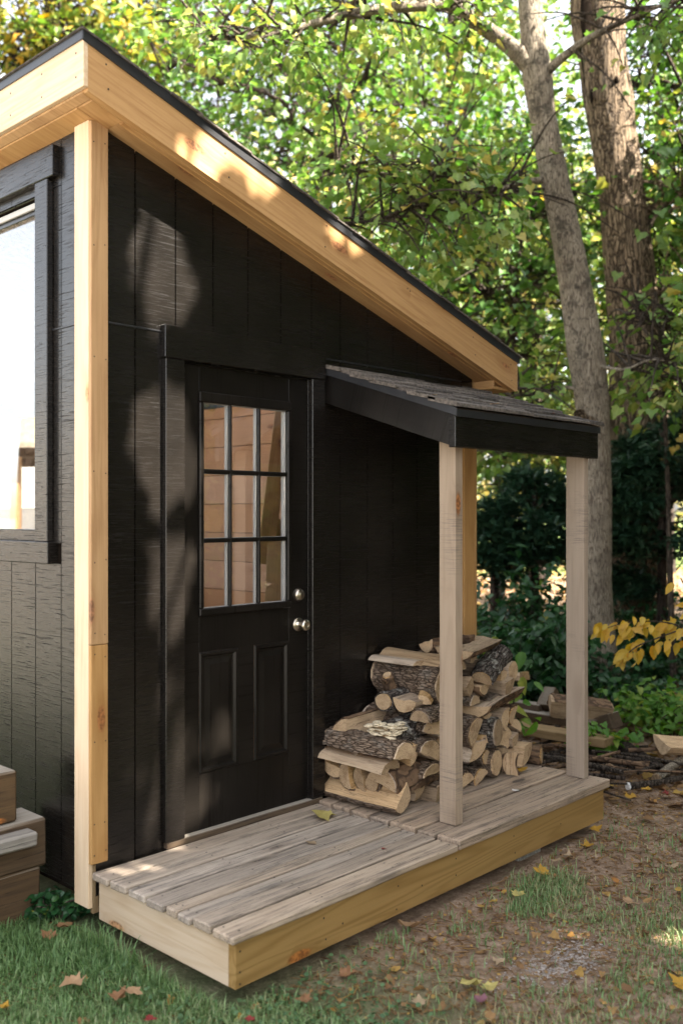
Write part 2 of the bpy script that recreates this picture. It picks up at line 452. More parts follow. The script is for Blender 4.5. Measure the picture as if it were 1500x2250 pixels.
leaf('yew_needle', [(0, (0.015, 0.045, 0.025)), (0.6, (0.028, 0.072, 0.038)), (1, (0.065, 0.12, 0.055))], trans=0.12, rough=0.4)
leaf('ivy_leaf', [(0, (0.012, 0.05, 0.016)), (0.6, (0.022, 0.075, 0.022)), (0.92, (0.05, 0.12, 0.025)), (1, (0.3, 0.26, 0.04))], trans=0.2, rough=0.38)
leaf('fresh_leaf', [(0, (0.05, 0.15, 0.02)), (0.6, (0.12, 0.24, 0.03)), (1, (0.34, 0.34, 0.06))], trans=0.35)
leaf('yellow_leaf', [(0, (0.42, 0.30, 0.045)), (0.6, (0.58, 0.38, 0.06)), (1, (0.5, 0.27, 0.04))], trans=0.35)
leaf('grass', [(0, (0.095, 0.18, 0.06)), (0.5, (0.175, 0.275, 0.10)), (0.74, (0.31, 0.36, 0.18)), (0.93, (0.34, 0.28, 0.14)), (1, (0.42, 0.33, 0.18))], trans=0.25, rough=0.45)
leaf('litter', [(0, (0.09, 0.05, 0.028)), (0.4, (0.20, 0.11, 0.05)), (0.7, (0.34, 0.2, 0.08)), (0.9, (0.42, 0.27, 0.06)), (1, (0.4, 0.06, 0.04))], trans=0.15, rough=0.7, spec=0.2)

def ground_mat():
    m = Mat('earth')
    p = m.n('TexCoord').outputs['Object']
    s = m.n('SeparateXYZ', {0: p})
    n1 = m.noise(p, 1.4, 5, 0.6); n2 = m.noise(p, 9.0, 5, 0.65); n3 = m.noise(p, 55.0, 4, 0.7)
    dirt = m.ramp(m.math('ADD', m.math('MULTIPLY', n2, 0.6), m.math('MULTIPLY', n3, 0.4)),
                  [(0.3, (0.085, 0.055, 0.037)), (0.5, (0.245, 0.168, 0.115)), (0.64, (0.38, 0.275, 0.20)), (0.8, (0.52, 0.42, 0.33))])
    turf = m.ramp(m.math('ADD', m.math('MULTIPLY', n2, 0.5), m.math('MULTIPLY', n3, 0.5)),
                  [(0.3, (0.04, 0.055, 0.024)), (0.55, (0.11, 0.13, 0.06)), (0.75, (0.24, 0.22, 0.13))])
    lawn = m.ramp(m.math('ADD', m.math('MULTIPLY', n1, 0.5), m.math('MULTIPLY', n3, 0.5)),
                  [(0.3, (0.10, 0.17, 0.045)), (0.6, (0.2, 0.26, 0.09)), (0.8, (0.36, 0.36, 0.16))])
    # turf towards the yard on the left, bare soil before the porch, darkened wood floor behind the viewer
    side = m.rng(m.math('ADD', s.outputs[0], m.math('MULTIPLY', m.math('SUBTRACT', n1, 0.5), 1.6)), 0.9, -0.1)
    col = m.mix(side, dirt, turf)
    yard = m.rng(s.outputs[0], -2.0, -3.6)
    far = m.rng(m.math('ADD', m.math('ADD', s.outputs[0], s.outputs[1]), m.math('MULTIPLY', n1, 8.0)), 33.0, 38.0)
    col = m.mix(far, col, lawn)
    bounce_ground = m.ramp(m.math('ADD', m.math('MULTIPLY', n2, 0.4), m.math('MULTIPLY', n3, 0.6)), [(0.3, (0.26, 0.24, 0.21)), (0.6, (0.42, 0.39, 0.35)), (0.8, (0.55, 0.52, 0.48))])  # unseen pale ground added so the yard throws light at the window wall
    col = m.mix(yard, col, bounce_ground)
    floor = m.math('MULTIPLY', m.rng(s.outputs[1], -3.9, -5.2), m.rng(s.outputs[0], -2.5, -1.0))  # unseen ground, darkened to dim what the door wall reflects
    col = m.mix(floor, col, m.mix(n3, (0.035, 0.022, 0.014), (0.10, 0.06, 0.035)))
    m.pbr(col, 0.95, m.bump(m.math('ADD', m.math('MULTIPLY', n2, 0.6), m.math('MULTIPLY', n3, 0.5)), 0.8, 0.03), 0.1)
ground_mat()

# ------------------------------------------------------------------ ground
def ground_z(x, y):
    return 0.02 * mnoise.noise((x * 0.9, y * 0.9, 3.1)) + 0.008 * mnoise.noise((x * 4.0, y * 4.0, 7.7)) - 0.012

def make_ground():
    xs = sorted(set([-250, -120, -60, -30, -15, -8, -5] + [round(-3.6 + 0.1 * i, 3) for i in range(100)] + [7, 8, 9, 10, 12, 15, 20, 30, 50, 90, 160, 300]))
    ys = sorted(set([-250, -120, -60, -30, -15, -8, -5] + [round(-3.4 + 0.1 * i, 3) for i in range(70)] + [4, 5, 6, 7, 8, 10, 12, 15, 20, 30, 50, 90, 160, 300]))
    V = [(x, y, ground_z(x, y) if abs(x) < 20 and abs(y) < 20 else -0.012) for y in ys for x in xs]
    nx = len(xs)
    F = [(j * nx + i, j * nx + i + 1, (j + 1) * nx + i + 1, (j + 1) * nx + i) for j in range(len(ys) - 1) for i in range(nx - 1)]
    g = put('ground', fast_mesh('ground', V, np.array(F), smooth=True), None, 'earth')
    g['kind'] = 'structure'
make_ground()

# ------------------------------------------------------------------ the shed
SL = 0.301                                             # fall of the roof for each metre of x
def zs(x): return 3.183 - SL * x                       # underside of the roof edge
SLOPE = Matrix.Rotation(math.atan(SL), 4, 'Y')
shed = empty('garden_shed', (1.25, 1.45, 0), 'black board-sided garden shed with raw pine trim and a sloping roof', 'shed')
DEPTH = 2.95

def prism_part(name, parent, pts, axis, lo, hi, mat, origin=None):
    """a flat piece with a slanted outline; local X is vertical so that paint and grain follow its length"""
    bm = poly_prism(pts, axis, lo, hi)
    vs = [v.co.copy() for v in bm.verts]
    c = sum(vs, Vector()) / len(vs)
    rot = Matrix(((0, 0, -1), (0, 1, 0), (1, 0, 0))).to_4x4()
    mw = Matrix.Translation(c) @ rot
    bmesh.ops.transform(bm, matrix=mw.inverted(), verts=bm.verts[:])
    ed = [e for e in bm.edges if len(e.link_faces) == 2 and e.calc_face_angle(0) > 0.5]
    bmesh.ops.bevel(bm, geom=ed, offset=0.0035, segments=1, affect='EDGES', profile=0.5)
    return put(name, from_bm(bm, name), parent, mat, mw=mw)

# the wall with the door: strips between the grooves, in two courses with a seam strip between
fw = put('door_wall', from_bm(poly_prism([(0.03, 0.10), (0.445, 0.10), (0.445, 2.29), (1.215, 2.29), (1.215, 0.10), (2.55, 0.10), (2.55, zs(2.55) + 0.1), (0.03, zs(0.03) + 0.1)], 'y', 0.040, 0.10), 'door_wall'), shed, 'hollow_dark')  # backing blacked so the grooves look deep in shade
edges = [0.03] + [0.0145 + 0.2025 * k for k in range(1, 13)] + [2.55]
edges = [e for e in edges if e <= 2.551]
G = 0.0065
for a, b in zip(edges[:-1], edges[1:]):
    if b - a < 0.03: continue
    a1, b1 = a + G, b - G
    x0 = 0.2
    prism_part('siding_board', fw, [(a1, 2.407), (b1, 2.407), (b1, zs(b1) + 0.03), (a1, zs(a1) + 0.03)], 'y', 0.0205, 0.040, 'siding_paint')
    if a1 > 0.40 and b1 < 1.24: continue
    lo = 0.13
    if a1 < 0.445 < b1: prism_part('siding_board', fw, [(a1, lo), (0.44, lo), (0.44, 2.397), (a1, 2.397)], 'y', 0.021, 0.040, 'siding_paint')
    else: prism_part('siding_board', fw, [(a1, lo), (b1, lo), (b1, 2.397), (a1, 2.397)], 'y', 0.021, 0.040, 'siding_paint')
for a, b in ((0.078, 0.349), (1.297, 2.443)):
    plank('seam_strip', fw, (a, 0.0165, 2.398), (b, 0.0395, 2.4055), 'drip_metal', 'x', 0.0015)

# the wall with the window
WIN = (0.42, 2.60, 1.52, 2.985)                        # y0 y1 z0 z1 of the opening
def wall_panel(name, parent, y0, y1, z0, z1, x0, x1, mat):
    return prism_part(name, parent, [(y0, z0), (y1, z0), (y1, z1), (y0, z1)], 'x', x0, x1, mat)
lw = bmesh.new()
for (y0, y1, z0, z1) in ((0.102, WIN[0], 0.1, 3.2), (WIN[1], DEPTH, 0.1, 3.2), (WIN[0], WIN[1], 0.1, WIN[2] - 0.001), (WIN[0], WIN[1], WIN[3], 3.2)):
    t = poly_prism([(y0, z0), (y1, z0), (y1, z1), (y0, z1)], 'x', 0.040, 0.10)
    me_ = from_bm(t, 'tmp'); lw.from_mesh(me_); bpy.data.meshes.remove(me_)
lwall = put('window_wall', from_bm(lw, 'window_wall'), shed, 'hollow_dark')  # same black backing, for shade in the grooves
ge = [0.055] + [0.259 + 0.2075 * k for k in range(0, 14)]
ge = [g for g in ge if g < DEPTH] + [DEPTH]
for a, b in zip(ge[:-1], ge[1:]):
    a1, b1 = a + G, b - G
    if b1 - a1 < 0.02: continue
    inside = b1 > WIN[0] + 0.01 and a1 < WIN[1] - 0.01
    spans = [(0.13, 2.397), (2.407, 3.2)] if not inside else [(0.13, WIN[2] - 0.01), (WIN[3] + 0.01, 3.2)]
    for z0, z1 in spans:
        if inside and a1 < WIN[0] and z1 < 3: pass
        wall_panel('siding_board', lwall, a1, b1, z0, min(z1, 1.428) if z0 < 1 and inside else z1, 0.021, 0.040, 'siding_paint')
    if inside and a1 < WIN[0] - 0.01:
        wall_panel('siding_board', lwall, a1, WIN[0] - 0.002, WIN[2], 2.397, 0.0213, 0.040, 'siding_paint')
        wall_panel('siding_board', lwall, a1, WIN[0] - 0.002, 2.407, WIN[3], 0.0213, 0.040, 'siding_paint')
plank('seam_strip', lwall, (0.0165, 0.126, 2.398), (0.0395, 0.33, 2.4055), 'drip_metal', 'y', 0.0015)

# far walls and the boarded inside
plank('rear_wall', shed, (0.04, DEPTH - 0.08, 0.1), (2.54, DEPTH, 1.0), 'siding_paint', 'x')
plank('rear_wall', shed, (0.04, DEPTH - 0.08, 1.002), (0.35, DEPTH, 3.1), 'siding_paint', 'x')
plank('rear_wall', shed, (2.2, DEPTH - 0.08, 1.002), (2.54, DEPTH, 2.42), 'siding_paint', 'x')
rwin = plank('added_rear_window', shed, (0.352, DEPTH - 0.05, 1.002), (2.198, DEPTH - 0.01, 1.06), 'trim_paint', 'x')  # unseen glazed opening, added to brighten the inside
plank('pane', rwin, (0.352, DEPTH - 0.032, 1.062), (2.198, DEPTH - 0.028, 2.3), 'door_glass', 'x', 0)
plank('header', rwin, (0.352, DEPTH - 0.08, 2.302), (2.198, DEPTH, 2.56), 'trim_paint', 'x')
rw = plank('side_wall', shed, (2.49, 0.10, 0.1), (2.55, DEPTH - 0.08, 2.47), 'siding_paint', 'y')
z = 0.25
k = 0
while z < 2.40:
    plank('inner_board', rw, (2.472, 0.102, z), (2.489, DEPTH - 0.082, min(z + 0.205, 2.42)), 'interior_board', 'y', 0.003)
    z += 0.209; k += 1
plank('floor_sheet', shed, (0.10, 0.10, 0.20), (2.49, DEPTH - 0.08, 0.235), 'interior_board', 'x')

# corner trim
plank('corner_trim', shed, (0.0, 0.0, 1.124), (0.077, 0.02, 3.178), 'pine', 'z', 0.002)
plank('corner_trim', shed, (0.0005, 0.0005, 0.262), (0.0765, 0.0203, 1.1215), 'pine', 'z', 0.002)
plank('corner_trim', shed, (0.0, 0.0208, 0.085), (0.02, 0.124, 3.185), 'pine_lit', 'z', 0.002)
plank('corner_trim', shed, (2.444, 0.0, 0.20), (2.545, 0.02, 2.28), 'pine', 'z', 0.002)
plank('corner_trim', shed, (2.5455, 0.0, 0.20), (2.566, 0.11, 2.28), 'pine', 'z', 0.002)
plank('sill_block', shed, (0.021, 0.0215, 0.06), (0.05, 0.0395, 0.25), 'treated_pine', 'z', 0.002)

# roof edge boards
roof = empty('roof', (1.3, 1.4, 2.8), None, None)
attach(roof, shed)
XL, XH = 2.745, -0.127
def slanted(name, x0, x1, y0, y1, off, h, mat, bevel=0.003):
    """a board that follows the roof, its underside off above the roof edge line"""
    L = math.hypot(x1 - x0, SL * (x1 - x0))
    bm = poly_prism([(x0, zs(x0) + off), (x1, zs(x1) + off), (x1, zs(x1) + off + h), (x0, zs(x0) + off + h)], 'y', y0, y1)
    c = Vector(((x0 + x1) / 2, (y0 + y1) / 2, zs((x0 + x1) / 2) + off + h / 2))
    mw = Matrix.Translation(c) @ SLOPE
    bmesh.ops.transform(bm, matrix=mw.inverted(), verts=bm.verts[:])
    ed = [e for e in bm.edges if len(e.link_faces) == 2 and e.calc_face_angle(0) > 0.5]
    bmesh.ops.bevel(bm, geom=ed, offset=bevel, segments=1, affect='EDGES', profile=0.5)
    return put(name, from_bm(bm, name), roof, mat, mw=mw)
slanted('rake_board', XH + 0.021, XL - 0.001, -0.15, -0.113, 0.0, 0.188, 'pine')
plank('fascia_board', roof, (XH, -0.1505, zs(XH) + 0.004), (XH + 0.0205, DEPTH + 0.2, zs(XH) + 0.19), 'pine_lit', 'y', 0.002)
plank('fascia_board', roof, (XL, -0.1495, zs(XL) + 0.003), (XL + 0.02, DEPTH + 0.2, zs(XL) + 0.18), 'pine', 'y', 0.002)
slanted('soffit_board', 0.078, XL - 0.003, -0.1125, -0.076, 0.004, 0.016, 'pine')
slanted('soffit_board', 0.078, XL - 0.14, -0.0745, 0.032, 0.0065, 0.016, 'pine')
slanted('soffit_board', XH + 0.022, -0.062, -0.1125, DEPTH + 0.2, 0.006, 0.016, 'pine')
slanted('soffit_board', -0.0605, 0.0765, -0.1125, -0.0005, 0.004, 0.016, 'pine')
slanted('soffit_board', -0.0605, 0.036, 0.0, DEPTH + 0.2, 0.0045, 0.016, 'pine')
plank('eave_return', roof, (2.568, -0.112, zs(XL) + 0.0035), (XL - 0.002, 0.11, zs(XL) + 0.02), 'pine', 'y', 0.002)
plank('eave_return', roof, (2.569, -0.1115, zs(XL) + 0.0205), (2.5855, 0.109, zs(2.58) + 0.003), 'pine', 'y', 0.002)
slanted('roof_sheathing', XH + 0.004, XL + 0.02, -0.146, DEPTH + 0.2, 0.190, 0.016, 'dark_board')
slanted('drip_edge', XH - 0.006, XL + 0.03, -0.157, -0.1515, 0.172, 0.040, 'drip_metal', 0.001)
plank('drip_edge', roof, (XH - 0.006, -0.158, zs(XH) + 0.176), (XH - 0.0005, DEPTH + 0.2, zs(XH) + 0.212), 'drip_metal', 'y', 0.001)
rs = random.Random(4)
ca = math.cos(math.atan(SL))
n_course = int((XL - XH) / ca / 0.14) + 1
for i in range(n_course):
    s0 = XH - 0.014 + i * 0.14 * ca                    # upper edge of a course
    x0, x1 = s0, min(s0 + 0.155, XL + 0.045)
    yy = -0.160 - rs.uniform(0.0, 0.012)
    o = slanted('shingle_course', x0, x1, yy, DEPTH + 0.21, 0.2075, 0.006, 'shingle', 0.001)
    o.matrix_basis = o.matrix_basis @ Matrix.Rotation(R(-1.7), 4, 'Y') @ Matrix.Translation((0, 0, rs.uniform(0.002, 0.005)))

bm = bmesh.new()
rs = random.Random(19)
for x in (-0.03, -0.02, 0.55, 0.57, 1.15, 1.16, 1.75, 1.77, 2.32, 2.34, 2.70, 2.69):
    z_ = zs(x) + (0.14 if int(x * 100) % 2 else 0.05)
    bmesh.ops.create_circle(bm, cap_ends=True, segments=8, radius=0.0042, matrix=Matrix.Translation((x, -0.1512, z_ + rs.uniform(-.012, .012))) @ Matrix.Rotation(R(90), 4, 'X'))
for z_ in (3.1, 2.7, 2.25, 1.8, 1.45, 1.16, 1.08, 0.75, 0.42, 0.30):
    for x in (0.014, 0.063):
        bmesh.ops.create_circle(bm, cap_ends=True, segments=8, radius=0.0032, matrix=Matrix.Translation((x + rs.uniform(-.004, .004), -0.0011, z_ + rs.uniform(-.01, .01))) @ Matrix.Rotation(R(90), 4, 'X'))
for y in (0.0, 0.25, 0.5, 0.8):
    for z_ in (0.05, 0.14):
        bmesh.ops.create_circle(bm, cap_ends=True, segments=8, radius=0.0042, matrix=Matrix.Translation((XH - 0.0012, y - 0.1, zs(XH) + z_)) @ Matrix.Rotation(R(90), 4, 'Y'))
nl = put('nail_heads', from_bm(bm, 'nail_heads'), roof, 'nail'); nl['kind'] = 'stuff'

# ---- the door
door = plank('door', shed, (0.452, 0.030, 0.262), (0.553, 0.070, 2.283), 'door_paint', 'z', 0.001)
DX0, DX1, DZ0, DZ1 = 0.452, 1.207, 0.262, 2.283
def dpart(name, lo, hi, mat='door_paint', along='x', bevel=0.001): return plank(name, door, lo, hi, mat, along, bevel)
dpart('stile', (1.087, 0.0302, DZ0), (DX1, 0.070, DZ1), along='z')
dpart('rail', (0.553, 0.0304, 2.158), (1.087, 0.070, DZ1))
dpart('rail', (0.553, 0.0304, 1.035), (1.087, 0.070, 1.205))
dpart('rail', (0.553, 0.0304, DZ0), (1.087, 0.070, 0.505))
dpart('mullion', (0.773, 0.0303, 0.505), (0.869, 0.070, 1.035), along='z')
for (a, b) in ((0.553, 0.773), (0.869, 1.087)):
    bm = bmesh.new()
    rings = [(0.0, 0.0305), (0.006, 0.024), (0.016, 0.0245), (0.024, 0.036), (0.034, 0.037), (0.058, 0.0285)]
    prev = None
    for ins, yy in rings:
        r_ = [bm.verts.new(p) for p in ((a + ins, yy, 0.505 + ins), (b - ins, yy, 0.505 + ins), (b - ins, yy, 1.035 - ins), (a + ins, yy, 1.035 - ins))]
        if prev:
            for q in range(4): bm.faces.new((prev[q], prev[(q + 1) % 4], r_[(q + 1) % 4], r_[q]))
        prev = r_
    bm.faces.new(prev)
    put('raised_panel', from_bm(bm, 'raised_panel'), door, 'door_paint')
GX0, GX1, GZ0, GZ1 = 0.553, 1.087, 1.205, 2.158        # glazing frame outside
gx0, gx1, gz0, gz1 = 0.571, 1.069, 1.226, 2.124
for nm, lo, hi, al in (('glazing_bead', (GX0 - 0.006, 0.014, gz0), (gx0, 0.0299, gz1), 'z'), ('glazing_bead', (gx1, 0.014, gz0), (GX1 + 0.006, 0.0299, gz1), 'z'),
                       ('glazing_bead', (GX0 - 0.006, 0.0135, GZ0 - 0.012), (GX1 + 0.006, 0.0297, gz0), 'x'), ('glazing_bead', (GX0 - 0.006, 0.0135, gz1), (GX1 + 0.006, 0.0297, GZ1 + 0.012), 'x')):
    dpart(nm, lo, hi, along=al, bevel=0.005)
bx = [gx0, 0.718, 0.733, 0.888, 0.903, gx1]
bz = [gz0, 1.511, 1.531, 1.814, 1.834, gz1]
for i in (1, 3):
    dpart('muntin', (bx[i], 0.020, gz0), (bx[i + 1], 0.040, gz1), along='z', bevel=0.004)
    dpart('inner_muntin', (bx[i] - 0.001, 0.0475, gz0 - 0.01), (bx[i + 1] + 0.001, 0.060, gz1 + 0.01), 'white_vinyl', 'z', 0.003)
for i in (1, 3):
    dpart('muntin', (gx0, 0.0205, bz[i]), (gx1, 0.0395, bz[i + 1]), along='x', bevel=0.004)
    dpart('inner_muntin', (gx0 - 0.01, 0.048, bz[i] - 0.001), (gx1 + 0.01, 0.0595, bz[i + 1] + 0.001), 'white_vinyl', 'x', 0.003)
for lo, hi, al in (((GX0, 0.0475, gz0), (gx0 - 0.0015, 0.068, gz1), 'z'), ((gx1 + 0.0015, 0.0475, gz0), (GX1, 0.068, gz1), 'z'), ((GX0, 0.0475, GZ0), (GX1, 0.0683, gz0), 'x'), ((GX0, 0.0475, gz1), (GX1, 0.0683, GZ1), 'x')):
    dpart('inner_frame', lo, hi, 'white_vinyl', al, 0.003)
for i in (0, 2, 4):
    for j in (0, 2, 4):
        dpart('pane', (bx[i] - 0.004, 0.0425, bz[j] - 0.004), (bx[i + 1] + 0.004, 0.0455, bz[j + 1] + 0.004), 'door_glass', 'x', 0)

def lathe(name, prof, parent, mat, origin, n=28):
    """a profile (distance from the door, radius) turned about the door's normal"""
    bm = bmesh.new()
    prev = None
    for (d, r_) in prof:
        if r_ <= 1e-6: ring = [bm.verts.new((0, -d, 0))]
        else: ring = [bm.verts.new((r_ * math.cos(2 * math.pi * q / n), -d, r_ * math.sin(2 * math.pi * q / n))) for q in range(n)]
        if prev:
            for q in range(n):
                if len(ring) == 1: bm.faces.new((prev[q], prev[(q + 1) % n], ring[0]))
                else: bm.faces.new((prev[q], prev[(q + 1) % n], ring[(q + 1) % n], ring[q]))
        prev = ring
    return put(name, from_bm(bm, name, True), parent, mat, loc=origin)
lathe('door_knob', [(0, 0.033), (0.004, 0.033), (0.008, 0.029), (0.010, 0.014), (0.026, 0.012), (0.032, 0.016), (0.040, 0.025), (0.052, 0.0275), (0.060, 0.025), (0.064, 0.018), (0.0645, 0.010), (0.0625, 0.009), (0.0625, 0)], door, 'nickel', (1.148, 0.030, 1.108))
lathe('deadbolt', [(0, 0.032), (0.004, 0.032), (0.018, 0.026), (0.022, 0.023), (0.022, 0.012), (0.024, 0.011), (0.024, 0)], door, 'nickel', (1.148, 0.030, 1.251))

# door surround
plank('door_casing', shed, (0.350, -0.008, 0.262), (0.4495, 0.0208, 2.2895), 'trim_paint', 'z', 0.003)
plank('door_casing', shed, (1.2095, -0.008, 0.262), (1.2965, 0.0208, 2.2895), 'trim_paint', 'z', 0.003)
plank('door_header', shed, (0.345, -0.010, 2.2915), (1.302, 0.0203, 2.430), 'trim_paint', 'x', 0.003)
plank('door_jamb', shed, (0.440, 0.022, 0.262), (0.4505, 0.10, 2.29), 'trim_paint', 'z', 0.001)
plank('door_jamb', shed, (1.2085, 0.022, 0.262), (1.219, 0.10, 2.29), 'trim_paint', 'z', 0.001)
plank('door_jamb', shed, (0.451, 0.022, 2.2845), (1.208, 0.10, 2.2905), 'trim_paint', 'x', 0.001)
plank('door_sill', shed, (0.36, -0.003, 0.2335), (1.285, 0.10, 0.2605), 'old_timber', 'x', 0.003, 6, 0.002, 3)

# ---- the window in the left wall
wy0, wy1, wz0, wz1 = WIN
wnd = plank('window', shed, (0.055, wy0 + 0.004, wz1 - 0.055), (0.095, wy1 - 0.004, wz1 - 0.004), 'trim_paint', 'y', 0.003)
for lo, hi, al in (((0.0415, wy0 + 0.001, wz0 + 0.0005), (0.095, wy1 - 0.001, wz0 + 0.05), 'y'), ((0.0555, wy0 + 0.004, wz0 + 0.0505), (0.0945, wy0 + 0.022, wz1 - 0.0555), 'z'), ((0.0555, wy1 - 0.05, wz0 + 0.0505), (0.0945, wy1 - 0.004, wz1 - 0.0555), 'z')):
    plank('sash', wnd, lo, hi, 'trim_paint', al, 0.003)
plank('pane', wnd, (0.070, wy0 + 0.02, wz0 + 0.045), (0.074, wy1 - 0.045, wz1 - 0.05), 'window_glass', 'y', 0)
plank('stop_strip', wnd, (0.042, wy0 + 0.003, wz1 - 0.032), (0.0545, wy1 - 0.003, wz1 - 0.006), 'white_vinyl', 'y', 0.002)
plank('window_trim', wnd, (-0.010, 0.275, 3.028), (0.0205, 2.75, 3.155), 'trim_paint', 'y', 0.003)
plank('window_trim', wnd, (-0.008, 0.322, 1.5225), (0.0205, 0.424, 3.0265), 'trim_paint', 'z', 0.003)
plank('window_trim', wnd, (-0.008, 2.596, 1.5225), (0.0205, 2.70, 3.0265), 'trim_paint', 'z', 0.003)
plank('window_trim', wnd, (-0.010, 0.315, 1.430), (0.0412, 2.71, 1.5218), 'trim_paint', 'y', 0.003)
bm = bmesh.new()
rs = random.Random(9)
for (y, z) in [(0.34, 2.75), (0.40, 2.75), (0.375, 2.35), (0.34, 2.1), (0.4, 2.1), (0.36, 1.75), (0.41, 1.72), (0.345, 1.6), (0.37, 1.48), (0.62, 1.47), (0.33, 3.1), (0.5, 3.08), (0.75, 3.12)]:
    bmesh.ops.create_circle(bm, cap_ends=True, segments=8, radius=0.0035, matrix=Matrix.Translation((-0.0115, y, z)) @ Matrix.Rotation(R(90), 4, 'Y'))
nl = put('nail_heads', from_bm(bm, 'nail_heads'), wnd, 'nail'); nl['kind'] = 'stuff'

# ---- loose boards standing inside, seen through the door glass
for i, (a, b, w) in enumerate((((1.95, 0.95, 2.45), (2.36, 1.62, 1.30), 0.11), ((2.02, 1.02, 2.42), (2.40, 1.72, 1.32), 0.06), ((2.40, 1.50, 1.60), (2.06, 1.22, 0.24), 0.16))):
    o = bar('leaning_board', None, a, b, w, 0.03, 'pine', up=(0.6, -0.7, 0.2))
    tag(o, ['wide pale pine board slanting behind the right upper door panes', 'narrow pine strip slanting beside the wide board behind the door glass', 'pale board leaning behind the lowest right pane of the door'][i], 'board', 'boards leaning inside the shed')

# ---- the small porch roof
can = empty('porch_canopy', (1.95, 0.0, 2.1), None, None)
attach(can, shed)
CX0, CX1, CY = 1.318, 2.568, -0.777
CS = 0.322
def zc(y): return 2.182 + CS * y
def cprism(name, x0, x1, y0, y1, off, h, mat, bevel=0.003):
    bm = poly_prism([(y0, zc(y0) + off), (y1, zc(y1) + off), (y1, zc(y1) + off + h), (y0, zc(y0) + off + h)], 'x', x0, x1)
    c = Vector(((x0 + x1) / 2, (y0 + y1) / 2, zc((y0 + y1) / 2) + off + h / 2))
    mw = Matrix.Translation(c) @ Matrix(((0, 1, 0), (-1, 0, 0), (0, 0, 1))).to_4x4() @ Matrix.Rotation(math.atan(CS), 4, 'Y')
    bmesh.ops.transform(bm, matrix=mw.inverted(), verts=bm.verts[:])
    ed = [e for e in bm.edges if len(e.link_faces) == 2 and e.calc_face_angle(0) > 0.5]
    bmesh.ops.bevel(bm, geom=ed, offset=bevel, segments=1, affect='EDGES', profile=0.5)
    return put(name, from_bm(bm, name), can, mat, mw=mw)
cprism('barge_board', CX0, CX0 + 0.036, CY + 0.037, 0.0195, 0.0, 0.150, 'barge_paint')
cprism('barge_board', CX1 - 0.036, CX1, CY + 0.037, 0.0195, 0.0, 0.150, 'barge_paint')
plank('fascia_board', can, (CX0 - 0.001, CY, 1.929), (CX1 + 0.001, CY + 0.0365, 2.078), 'trim_paint', 'x', 0.003)
cprism('roof_sheathing', CX0 - 0.006, CX1 + 0.006, CY - 0.004, 0.0195, 0.152, 0.014, 'dark_board')
cprism('ceiling_sheet', CX0 + 0.037, CX1 - 0.037, CY + 0.038, 0.0195, 0.06, 0.012, 'siding_paint')
cprism('drip_edge', CX0 - 0.0115, CX0 - 0.0065, CY - 0.012, 0.0195, 0.138, 0.032, 'drip_metal', 0.001)
plank('drip_edge', can, (CX0 - 0.008, CY - 0.010, 2.062), (CX1 + 0.008, CY - 0.0045, 2.094), 'drip_metal', 'x', 0.001)
rs = random.Random(12)
for i in range(7):
    y1 = CY - 0.016 + i * 0.118
    off = (i % 3) * 0.073
    x = CX0 - 0.018 - off
    while x < CX1 + 0.01:
        w = rs.choice((0.17, 0.22, 0.27))
        xa, xb = max(x, CX0 - 0.018), min(x + w - 0.003, CX1 + 0.018)
        x += w
        if xb - xa < 0.03: continue
        ya = y1 - rs.uniform(0.0, 0.012)
        yb = min(ya + 0.155, 0.019)
        o = cprism('shingle', xa, xb, ya, yb, 0.168, 0.012 + rs.choice((0.0, 0.005)), 'shingle', 0.0015)
        o.matrix_basis = o.matrix_basis @ Matrix.Rotation(R(-4.0), 4, 'Y') @ Matrix.Translation((0, 0, 0.004))
# posts
plank('canopy_post', shed, (1.405, -0.713, 0.246), (1.458, -0.622, 1.985), 'sawn_post', 'z', 0.002, 10, 0.002, 5)
plank('canopy_post', shed, (2.486, -0.741, 0.246), (2.530, -0.634, 1.975), 'sawn_post', 'z', 0.002, 10, 0.002, 6)

# ------------------------------------------------------------------ the porch deck
deck = empty('porch_deck', (1.29, -0.42, 0), 'low weathered wooden porch deck before the shed door', 'deck')
rs = random.Random(21)
lb = [(-0.106, 0.004), (-0.224, -0.117), (-0.343, -0.235), (-0.461, -0.354), (-0.534, -0.471), (-0.613, -0.5405), (-0.721, -0.624), (-0.847, -0.732)]
for i, (a, b) in enumerate(lb):
    plank('deck_board', deck, (0.007 + rs.uniform(-0.004, 0.004), a + 0.002, 0.2034), (1.252 + rs.uniform(-0.004, 0.002), b - 0.002, 0.2325 + rs.uniform(-0.003, 0.003)), 'deck_wood', 'x', 0.005, 14, 0.003, i)
rb = [(-0.076, 0.006), (-0.198, -0.088), (-0.315, -0.209), (-0.439, -0.326), (-0.598, -0.450), (-0.706, -0.608), (-0.845, -0.716)]
for i, (a, b) in enumerate(rb):
    plank('deck_board', deck, (1.256 + rs.uniform(0, 0.006), a + 0.002, 0.2034), (2.572 + rs.uniform(-0.006, 0.006), b - 0.002, 0.2445 + rs.uniform(-0.003, 0.003)), 'deck_wood_brown', 'x', 0.005, 14, 0.003, 40 + i)
plank('rim_board', deck, (0.030, -0.830, 0.045), (2.530, -0.793, 0.2035), 'treated_pine', 'x', 0.003)
plank('rim_board', deck, (0.032, -0.7925, 0.043), (0.068, -0.003, 0.2032), 'pine_lit', 'y', 0.003)
plank('rim_board', deck, (2.492, -0.7925, 0.043), (2.528, -0.003, 0.2032), 'treated_pine', 'y', 0.003)
for x in (0.45, 0.86, 1.255, 1.68, 2.09):
    plank('joist', deck, (x - 0.018, -0.7925, 0.06), (x + 0.018, -0.003, 0.203), 'treated_pine', 'y', 0.003)
plank('ledger_board', deck, (0.07, -0.0028, 0.06), (2.49, 0.018, 0.2032), 'treated_pine', 'x', 0.003)
